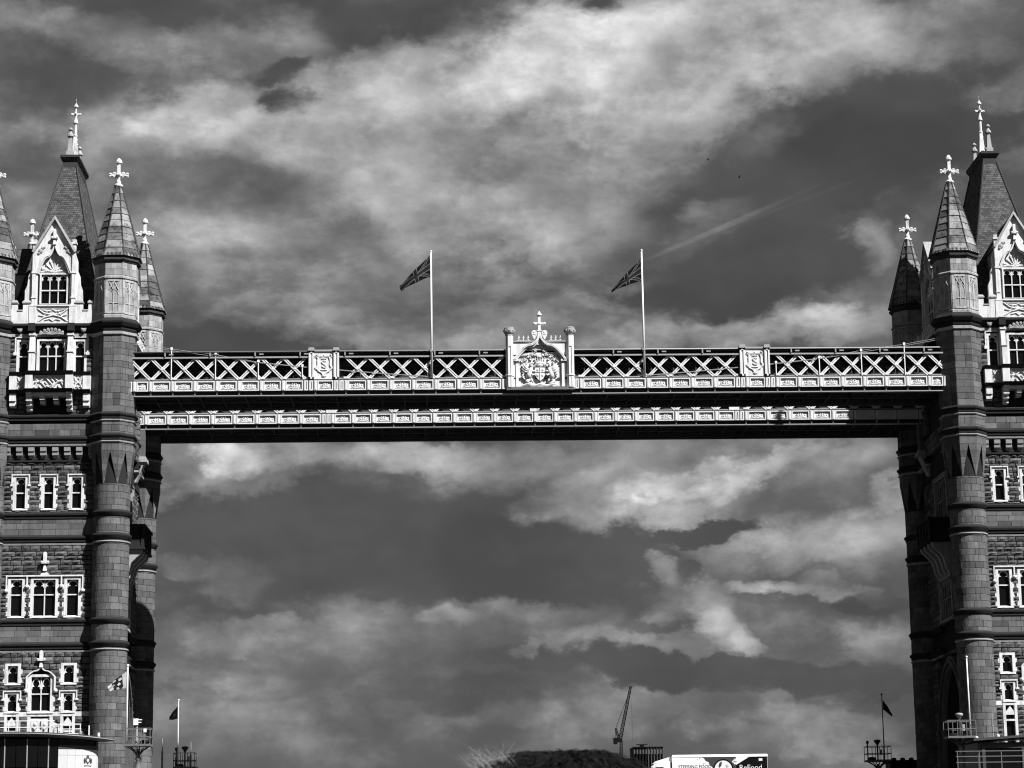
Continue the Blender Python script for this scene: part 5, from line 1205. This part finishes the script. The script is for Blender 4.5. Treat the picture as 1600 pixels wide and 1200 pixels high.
body = MB(); body.lathe([(1, 6.6), (1, 11.7)], n, 0, 0); body.v = [(ccx + x * 6.35, ccy + y * 2.35, z) for x, y, z in body.v]; body.build('cabin_core', 'black', cb_)
na = 28
for i in range(na):
    a0, a1 = -PI + .0 + PI * 1.15 * i / na, -PI + PI * 1.15 * (i + 1) / na
    p0, p1 = ell(6.6, 2.6, a0), ell(6.6, 2.6, a1); q0, q1 = ell(6.45, 2.45, a0), ell(6.45, 2.45, a1)
    white = (p0[0] + p1[0]) / 2 > -38.0
    for z0, z1, m_, nm in (((6.6, 9.35, 'panel_white', 'wall_panel'), (9.37, 10.35, 'panel_white', 'wall_panel'), (10.37, 10.8, 'panel_white', 'wall_panel'), (10.85, 11.1, 'dark_paint', 'transom'), (11.12, 11.6, 'glass', 'pane')) if white else ((6.6, 9.4, 'glass', 'pane'), (9.44, 11.55, 'glass', 'pane'))):
        g = .008 if white else .03
        b = MB(); l = lambda p, q, t: (p[0] + (q[0] - p[0]) * t, p[1] + (q[1] - p[1]) * t)
        A0, A1, B0, B1 = l(p0, p1, g), l(p0, p1, 1 - g), l(q0, q1, g), l(q0, q1, 1 - g)
        b.frust([(*A0, z0), (*A1, z0), (*B1, z0), (*B0, z0)], [(*A0, z1), (*A1, z1), (*B1, z1), (*B0, z1)]); b.build(nm, m_, cb_)
    if not white and i % 2 == 0: MB().lathe([(.05, 6.6), (.05, 11.6)], 6, p0[0], p0[1]).build('mullion', 'steel', cb_)
# shield emblem on the white end wall
th = -.42
def wallpt(dx, z, off=.03):
    a = math.acos(max(-1, min(1, (-35.55 + dx - ccx) / 6.6))); x, y = ell(6.6 + off, 2.6 + off, -a); return (x, y, z)
em = MB()
def patch(pts, tone, off):
    em.tone = tone; n_ = len(pts); em.add([wallpt(x, z, off) for x, z in pts] + [wallpt(x, z, off - .02) for x, z in pts], [tuple(range(n_))] + [(i, (i + 1) % n_, n_ + (i + 1) % n_, n_ + i) for i in range(n_)])
em.tone = .03
patch([(-.14, 10.15), (.14, 10.15), (.14, 9.9), (0, 9.68), (-.14, 9.9)], .05, .03); patch([(-.07, 10.08), (.07, 10.08), (.07, 9.95), (0, 9.82), (-.07, 9.95)], .6, .036)
for sg in (-1, 1): patch([(sg * .16, 9.75), (sg * .26, 9.78), (sg * .28, 10.0), (sg * .2, 10.22), (sg * .17, 10.0)], .04, .03)
patch([(-.1, 10.2), (.1, 10.2), (.05, 10.38), (-.05, 10.38)], .06, .03); patch([(-.24, 9.6), (.24, 9.6), (.24, 9.54), (-.24, 9.54)], .06, .03)
em.build('shield_emblem', 'print', cb_)
# white railing of the terrace behind the cabin
rl = thing('railing', 'thin white railing on the terrace above the swept cabin roof', 'railing', (-40.5, -1.9, 11.9))
MB().box(-46, -36.6, -3.0, -1.6, 11.7, 11.9).build('terrace', 'grey_paint', rl)
for z in (12.35, 12.85, 13.35): MB().box(-46, -38.8, -1.93, -1.87, z - .03, z + .03).build('rail', 'white_metal', rl)
for z in (12.3, 12.65, 13.02): MB().box(-38.4, -36.7, -2.33, -2.27, z - .03, z + .03).build('rail', 'white_metal', rl)
for i in range(9): MB().box(-45.9 + i * .87, -45.85 + i * .87, -1.92, -1.88, 11.9, 13.35).build('post', 'white_metal', rl)
for x in (-38.4, -37.55, -36.72): MB().box(x - .03, x + .03, -2.32, -2.28, 11.9, 13.02).build('post', 'white_metal', rl)
for i in range(6): MB().tube([(-38.9 + i * .09, -2.1, 13.25 - i * .05), (-38.72 + i * .09, -2.2, 12.0)], .025, 5).build('baluster', 'white_metal', rl)
gl = MB(); gl.lathe([(.14, 11.9), (.14, 12.1), (.24, 12.2), (.2, 12.38), (.05, 12.46)], 10, -36.6, -2.6); gl.build('deck_lamp', 'steel', rl)
# right cabin
cr = thing('control_cabin', 'dark flat-roofed cabin with a big framed window below the right tower', 'cabin', (38, -4.5, 6.6))
MB().frust([(32.9, -7, 10.6), (46, -7, 11.4), (46, -1.5, 11.4), (32.9, -1.5, 10.6)], [(32.9, -7, 10.78), (46, -7, 11.58), (46, -1.5, 11.58), (32.9, -1.5, 10.78)]).build('roof', 'dark_paint', cr)
MB().box(33.3, 46, -6.3, -1.8, 6.6, 10.5).build('wall', 'dark_paint', cr)
for x0, x1 in ((33.6, 36.95), (37.3, 40.6)):
    f = MB(); f.box(x0, x1, -6.5, -6.3, 10.05, 10.3); f.box(x0, x1, -6.5, -6.3, 8.2, 8.45); f.box(x0, x0 + .25, -6.5, -6.3, 8.45, 10.05); f.box(x1 - .25, x1, -6.5, -6.3, 8.45, 10.05); wo_ = f.build('window', 'soffit_paint', cr); MB().box(x0 + .25, x1 - .25, -6.4, -6.32, 8.45, 10.05).build('pane', 'glass', wo_)
MB().lathe([(.05, 10.7), (.05, 11.9), (.03, 12.0), (.02, 13.4)], 8, 35.0, -4.5).build('aerial', 'steel', cr); MB().box(34.85, 35.3, -4.55, -4.45, 11.35, 11.43).build('aerial_arm', 'dark_paint', cr); MB().lathe([(.12, 10.8), (.12, 11.1), (.04, 11.2)], 8, 35.15, -5.5).build('roof_lamp', 'white_metal', cr)
MB().ball((33.3, -6.2, 10.9), (.13, .1, .1), 8, 5).build('dome_camera', 'white_metal', cr); MB().box(37.0, 37.2, -6.0, -5.8, 11.0, 11.3).build('vent', 'dark_paint', cr)
rl = thing('railing', 'grey railing in front of the dark cabin at the right', 'railing', (35, -8, 6.6))
for z in (8.9, 9.35, 9.75): MB().box(31.2, 46, -8.03, -7.97, z - .03, z + .03).build('rail', 'rail_grey', rl)
for i in range(9): MB().box(31.3 + i * 1.7, 31.36 + i * 1.7, -8.02, -7.98, 6.6, 9.75).build('post', 'rail_grey', rl)
# dark far cabins
for x0, x1, zt, lab in ((32.4, 38, 10.83, 'flat dark cabin on the far side beside the right tower foot'), (-32.6, -29.9, 10.75, 'low dark cabin under the far left platform')):
    c = thing('control_cabin', lab, 'cabin', ((x0 + x1) / 2, 27, 6.6)); MB().box(x0, x1, 26, 29, zt - .22, zt).build('roof', 'black', c); MB().box(x0 + .2, x1 - .2, 26.3, 28.7, 6.6, zt - .22).build('wall', 'black', c); MB().box(x0 + .5, x1 - .5, 26.26, 26.3, 8.4, 9.8).build('pane', 'glass', c)
    for k in range(3): MB().ball((x0 + .6 + .8 * k, 26.6, zt + .1), (.25, .2, .16), 8, 5).build('roof_vent', 'black', c)

# ------------------------------------------------------------------ lorry on the bridge
lo = thing('lorry', 'white box lorry with black and grey side print crossing the bridge', 'lorry', (14, 6, 6.6))
Y0, Y1 = 4.8, 7.3
bx = MB(); bx.box(10.55, 18.4, Y0, Y1, 7.65, 10.3); box = bx.build('cargo_box', 'white_metal', lo)
MB().frust([(10.5, Y0 - .03, 10.22), (18.45, Y0 - .03, 10.22), (18.45, Y1 + .03, 10.22), (10.5, Y1 + .03, 10.22)], [(10.62, Y0 + .05, 10.42), (18.4, Y0 + .05, 10.42), (18.4, Y1 - .05, 10.42), (10.62, Y1 - .05, 10.42)]).build('roof_cap', 'white_metal', box)
def pr(pts, tone, off, nm='livery_print'):
    m = MB(lambda p: (p[0], Y0 - p[1], p[2])); m.tone = tone; m.prism(pts, 0, off); return m.build(nm, 'print', box)
pr([(13.0, 10.2), (15.8, 10.2), (15.8, 7.7), (14.2, 7.7), (14.1, 8.6), (13.9, 9.3), (13.75, 9.5), (13.6, 9.62), (13.55, 9.8), (13.3, 9.9), (13.2, 10.08)], .05, .004)
pr([(16.9, 10.2), (18.38, 10.2), (18.38, 7.7), (15.8, 7.7), (15.8, 9.55)], .005, .004)
pr([(12.75, 10.15), (12.85, 10.12), (12.8, 10.05)], .05, .004); pr([(13.1, 9.72), (13.25, 9.68), (13.15, 9.6)], .05, .004); pr([(12.6, 10.02), (12.68, 10.05), (12.66, 9.96)], .05, .004)
circ = lambda cx, cz, r_, k=28: [(cx + r_ * math.cos(2 * PI * i / k), cz + r_ * math.sin(2 * PI * i / k)) for i in range(k)]
pr(circ(14.75, 9.2, .84), .005, .008); pr(circ(14.75, 9.2, .72), .62, .012)
pr([(14.45, 9.75), (14.65, 9.85), (14.6, 9.5), (14.4, 9.3), (14.35, 9.5)], .05, .016); pr([(14.9, 9.5), (15.1, 9.6), (15.2, 9.4), (15.0, 9.3)], .35, .016)
pr([(15.72, 10.08), (15.98, 9.82), (15.72, 9.56), (15.46, 9.82)], .55, .008); pr([(15.6, 9.84), (15.84, 9.84), (15.84, 9.8), (15.6, 9.8)], .1, .012)
pr([(17.68, 10.06), (17.98, 10.06), (17.98, 9.86), (17.68, 9.86)], .64, .008)
def text(body, x, z, size, tone, parent, y):
    cu = bpy.data.curves.new('lettering', 'FONT'); cu.body = body; cu.size = size; cu.extrude = .003
    o = bpy.data.objects.new('lettering', cu); col.objects.link(o); bpy.context.view_layer.update()
    me = bpy.data.meshes.new_from_object(o.evaluated_get(bpy.context.evaluated_depsgraph_get())); bpy.data.objects.remove(o)
    at_ = me.attributes.new('tone', 'FLOAT', 'FACE'); at_.data.foreach_set('value', [tone] * len(me.polygons)); me.materials.clear(); me.materials.append(MATS['print'])
    q = link('lettering', me, parent, (x, y, z), (PI / 2, 0, 0)); return q
text('STEERING FOOD', 11.05, 9.33, .36, .03, box, Y0 - .01); text('ReFood', 16.05, 9.14, .6, .62, box, Y0 - .012)
cabp = [(8.55, 7.1), (10.4, 7.1), (10.4, 9.95), (10.0, 9.9), (9.1, 9.72), (8.85, 9.5), (8.62, 8.5)]
cabm = MB(lambda p: (p[0], Y0 - p[1], p[2])).prism(cabp, -.08, -2.42).build('cab', 'white_metal', lo)
MB(lambda p: (p[0], Y0 - p[1], p[2])).prism([(9.0, 9.74), (10.3, 9.95), (10.38, 10.25), (10.2, 10.22), (9.2, 9.92)], -.2, -2.3).build('wind_deflector', 'white_metal', cabm)
MB(lambda p: (p[0], Y0 - p[1], p[2])).prism([(9.0, 8.6), (9.85, 8.6), (9.85, 9.45), (9.2, 9.45)], -.02, -.09).build('side_window', 'glass', cabm); MB().box(8.5, 8.62, Y0 + .25, Y1 - .25, 8.6, 9.5).build('windscreen', 'glass', cabm)
MB().box(8.75, 8.95, Y0 - .3, Y0 - .1, 8.7, 9.4).build('mirror', 'black', cabm)
MB().box(8.6, 18.3, Y0 + .5, Y1 - .5, 7.0, 7.62).build('chassis', 'black', lo)
wh = MB().lathe([(.28, -.15), (.48, -.15), (.5, -.1), (.5, .1), (.48, .15), (.28, .15)], 20); wh.v = [(x, z, y) for x, y, z in wh.v]; whm = wh.mesh('wheel', 'tyre'); hb = MB().lathe([(.05, -.12), (.27, -.1), (.27, .1), (.05, .12)], 14); hb.v = [(x, z, y) for x, y, z in hb.v]; hbm = hb.mesh('hub', 'steel')
for x in (9.3, 15.6, 16.8):
    for y in (Y0 + .25, Y1 - .25): k = link('wheel', whm, lo, (x, y, 7.1)); link('hub', hbm, k, wt(k))

# ------------------------------------------------------------------ far crane and buildings
YC = 1100
def A(u, v): q = at(u, v, YC); return q
def truss(P, nm, u0, v0, u1, v1, w_, n=14, m='far_dark'):
    a, b = A(u0, v0), A(u1, v1); d = b - a; s = Vector((0, 1, 0)).cross(d).normalized() * w_ / 2; y = Vector((0, w_ / 2, 0)); t = MB()
    cs = [s + y, s - y, -s - y, -s + y]
    for c in cs: t.tube([a + c, b + c * .6], .16, 4)
    for i in range(n):
        p, q = a + d * (i / n), a + d * ((i + 1) / n); f0, f1 = 1 - .4 * i / n, 1 - .4 * (i + 1) / n
        for k in range(4): t.tube([p + cs[k] * f0, q + cs[(k + 1) % 4] * f1], .11, 4); t.tube([p + cs[k] * f0, p + cs[(k + 1) % 4] * f0], .11, 4)
    return t.build(nm, m, P)
g = A(970.5, 1386)
cr = thing('tower_crane', 'dark luffing tower crane with raised jib on the far skyline', 'crane', (g.x, YC, -2.2))
a = A(970.5, 1160); b = MB(); mt = truss(cr, 'mast', 970.5, 1300, 970.5, 1158, 2.0, 30)
truss(cr, 'jib', 968.5, 1158, 985.5, 1072, 1.7, 22)
q = A(966, 1157); MB().box(q.x - 2.6, q.x + 2.2, YC - 1.2, YC + 1.2, q.z - 1.0, q.z + .7).build('slewing_platform', 'far_dark', cr); q = A(961.5, 1158); MB().box(q.x - 1.0, q.x + 1.0, YC - 1.3, YC + 1.3, q.z - 1.6, q.z + 1.6).build('counterweight', 'far_dark', cr)
truss(cr, 'back_mast', 967.5, 1156, 962, 1138, 1.2, 5)
for u0, v0, u1, v1 in ((962, 1138, 982, 1085), (962, 1138, 961, 1156)): MB().tube([A(u0, v0), A(u1, v1)], .12, 4).build('pendant', 'far_dark', cr)
q = A(988, 1160); q2 = A(988, 1137); MB().tube([A(985.5, 1073), q2, q], [.02, .05, .05], 4).build('hoist_rope', 'far_dark', cr)
YC = 1200
def tower_block(u0, u1, v, fins, label, name, shaft=True):
    a, b = A(u0, v), A(u1, v); P = thing(name, label, 'building', ((a.x + b.x) / 2, YC, -2.2)); MB().box(a.x, b.x, YC, YC + 24, -2.2, a.z).build('wall', 'far_dark', P)
    st = (b.x - a.x) / fins
    for i in range(fins + 1): MB().box(a.x + i * st - .16, a.x + i * st + .16, YC - .7, YC, -2.2, a.z).build('fin', 'far_pale' if shaft and i > fins * .45 else 'far_dark', P)
    for i in range(fins if shaft else 0): MB().box(a.x + i * st + .25, a.x + (i + 1) * st - .25, YC - .15, YC - .02, a.z - 3.6, a.z - .8).build('window', 'far_pale', P)
    MB().box(a.x - .3, b.x + .3, YC - .9, YC + 24.2, a.z, a.z + .5).build('roof', 'far_dark', P); return P, a, b
P, a, b = tower_block(989.5, 1035.5, 1168.5, 10, 'dark slab block with pale fins on the far skyline beside the lorry', 'office_block')
q = A(1003.5, 1166); MB().box(q.x - 1.2, q.x + 1.2, YC + 2, YC + 4, q.z - 1, q.z + .9).build('roof_plant', 'far_dark', P); MB().box(q.x - 3.2, q.x + 3.2, YC + 2, YC + 3, q.z + .9, q.z + 1.3).build('cleaning_cradle', 'far_dark', P)
YC = 1000
tower_block(940, 992, 1187, 9, 'low dark building behind the head of hair on the skyline', 'low_building', False)

# ------------------------------------------------------------------ birds
for (u, v, Y, lab, t_) in ((1106, 250, -60, 'tiny bird gliding in the dark sky, the upper left of the two', .3), (1155, 277, -60, 'tiny bird in the dark sky, the lower right of the two', -.5)):
    c = at(u, v, Y); P = thing('bird', lab, 'bird', c[:], 'two birds'); MB().tube([(c.x - .09, c.y, c.z), (c.x, c.y, c.z + .01), (c.x + .1, c.y, c.z)], [.012, .03, .008], 6).build('body', 'black', P)
    for sg in (-1, 1): MB().frust([(c.x - .03, c.y, c.z + .01), (c.x + .04, c.y, c.z + .01), (c.x + .02, c.y + sg * .16, c.z + .07), (c.x - .01, c.y + sg * .16, c.z + .07)], [(c.x - .03, c.y, c.z + .02), (c.x + .04, c.y, c.z + .02), (c.x + .02, c.y + sg * .16, c.z + .078), (c.x - .01, c.y + sg * .16, c.z + .078)]).build('wing', 'black', P)

# ------------------------------------------------------------------ onlooker in front of the camera, only the top of the head in view
hx, hy, ht = -8.675, -189.85, .118
pn = thing('person', 'onlooker with tousled dark hair, only the crown of the head in view', 'person', (hx, hy, -1.62))
def skin(name, verts, edges, radii, m, parent, root=0, sub=2):
    me = bpy.data.meshes.new(name); me.from_pydata(verts, edges, []); me.materials.append(MATS[m]); o = link(name, me, parent)
    sk = o.modifiers.new('skin', 'SKIN'); sk.use_smooth_shade = True; sm = o.modifiers.new('subd', 'SUBSURF'); sm.levels = sub; sm.render_levels = sub
    for i, r_ in enumerate(radii): me.skin_vertices[0].data[i].radius = r_ if isinstance(r_, tuple) else (r_, r_)
    me.skin_vertices[0].data[root].use_root = True; return o
V = lambda x, y, z: (hx + x, hy + y, z + (.033 if z > -.16 else 0))
verts = [V(0, 0, -.62), V(0, .01, -.35), V(0, 0, -.18), V(0, -.01, -.1), V(0, .02, .0), V(0, .02, .05),                    # pelvis .. crown
         V(.17, 0, -.22), V(.23, .02, -.5), V(.22, .12, -.74), V(.21, .17, -.83), V(-.17, 0, -.22), V(-.23, .02, -.5), V(-.22, .12, -.74), V(-.21, .17, -.83),
         V(.1, 0, -.72), V(.11, .02, -1.15), V(.11, -.02, -1.55), V(.12, .12, -1.59), V(-.1, 0, -.72), V(-.11, .02, -1.15), V(-.11, -.02, -1.55), V(-.12, .12, -1.59)]
edges = [(0, 1), (1, 2), (2, 3), (3, 4), (4, 5), (2, 6), (6, 7), (7, 8), (8, 9), (2, 10), (10, 11), (11, 12), (12, 13), (0, 14), (14, 15), (15, 16), (16, 17), (0, 18), (18, 19), (19, 20), (20, 21)]
rr = [(.15, .11), (.16, .11), (.13, .09), .055, (.078, .095), (.06, .075), .06, .045, .036, .03, .06, .045, .036, .03, .085, .06, .045, .04, .085, .06, .045, .04]
skin('body', verts, edges, rr, 'skin', pn)
MB().lathe([(.1, -.13), (.17, -.19), (.2, -.28), (.19, -.45), (.2, -.62), (.21, -.8), (.2, -.81)], 20, hx, hy).build('coat', 'jacket', pn, smooth=True)
for sg in (-1, 1):
    MB().tube([V(sg * .17, 0, -.2), V(sg * .235, .02, -.5), V(sg * .225, .12, -.76)], [.085, .065, .05], 12).build('sleeve', 'jacket', pn, smooth=True); MB().tube([V(sg * .1, 0, -.75), V(sg * .11, .02, -1.15), V(sg * .11, -.01, -1.56)], [.11, .085, .075], 12).build('trouser_leg', 'jacket', pn, smooth=True)
    MB().ball(V(sg * .115, .06, -1.585), (.055, .14, .04), 10, 6).build('shoe', 'black', pn, smooth=True); MB().ball(V(sg * .098, .01, -.02), (.014, .028, .034), 8, 6).build('ear', 'skin', pn, smooth=True)
    for k in range(5):
        b0 = V(sg * (.21 + .012 * (k - 2)), .185, -.85); MB().tube([b0, (b0[0], b0[1] + .02, b0[2] - .035), (b0[0], b0[1] + .03, b0[2] - .06 - (.01 if k == 2 else 0))], [.009, .008, .006], 6).build('finger', 'skin', pn, smooth=True)
MB().ball(V(0, .112, -.03), (.014, .02, .022), 8, 5).build('nose', 'skin', pn, smooth=True)
hc = MB().ball(V(0, .0, .01), (.104, .118, .097), 24, 16).build('hair_cap', 'hair', pn, smooth=True)
st = MB(); rng = random.Random(5)
for i in range(2600):
    a = rng.uniform(0, 2 * PI); t = rng.uniform(.0, 1) ** .6 * 1.25
    nx, ny, nz = math.sin(t) * math.cos(a), math.sin(t) * math.sin(a), math.cos(t)
    p0 = V(.102 * nx, .115 * ny, .01 + .094 * nz); ln = rng.uniform(.02, .055); lift = rng.uniform(.1, .5)
    tx, ty = math.cos(a + rng.uniform(-.9, .9)) , math.sin(a + rng.uniform(-.9, .9))
    p1 = (p0[0] + tx * ln * .5 + nx * lift * .012, p0[1] + ty * ln * .5 + ny * .01, p0[2] + nz * .012 * lift - .002); p2 = (p0[0] + tx * ln + nx * lift * .01, p0[1] + ty * ln, p0[2] + nz * .014 * lift - ln * rng.uniform(.1, .5))
    st.tube([p0, p1, p2], [.0007, .0006, .0002], 3)
hs = st.build('hair_strands', 'hair', pn); hs['kind'] = 'stuff'
tf = MB()
for i in range(260):       # loose tuft lifted by the wind at the left
    p0 = V(-.062 + rng.uniform(-.022, .018), rng.uniform(-.06, .05), .086 + rng.uniform(-.03, .004)); k = rng.uniform(.5, 1.05)
    tf.tube([p0, (p0[0] - .012 * k, p0[1], p0[2] + .014 * k), (p0[0] - .02 * k + rng.uniform(-.012, .02), p0[1], p0[2] + .026 * k * rng.uniform(.6, 1.2))], [.00035, .0003, .0001], 3)
tu = tf.build('hair_tuft', 'blond', pn); tu['kind'] = 'stuff'
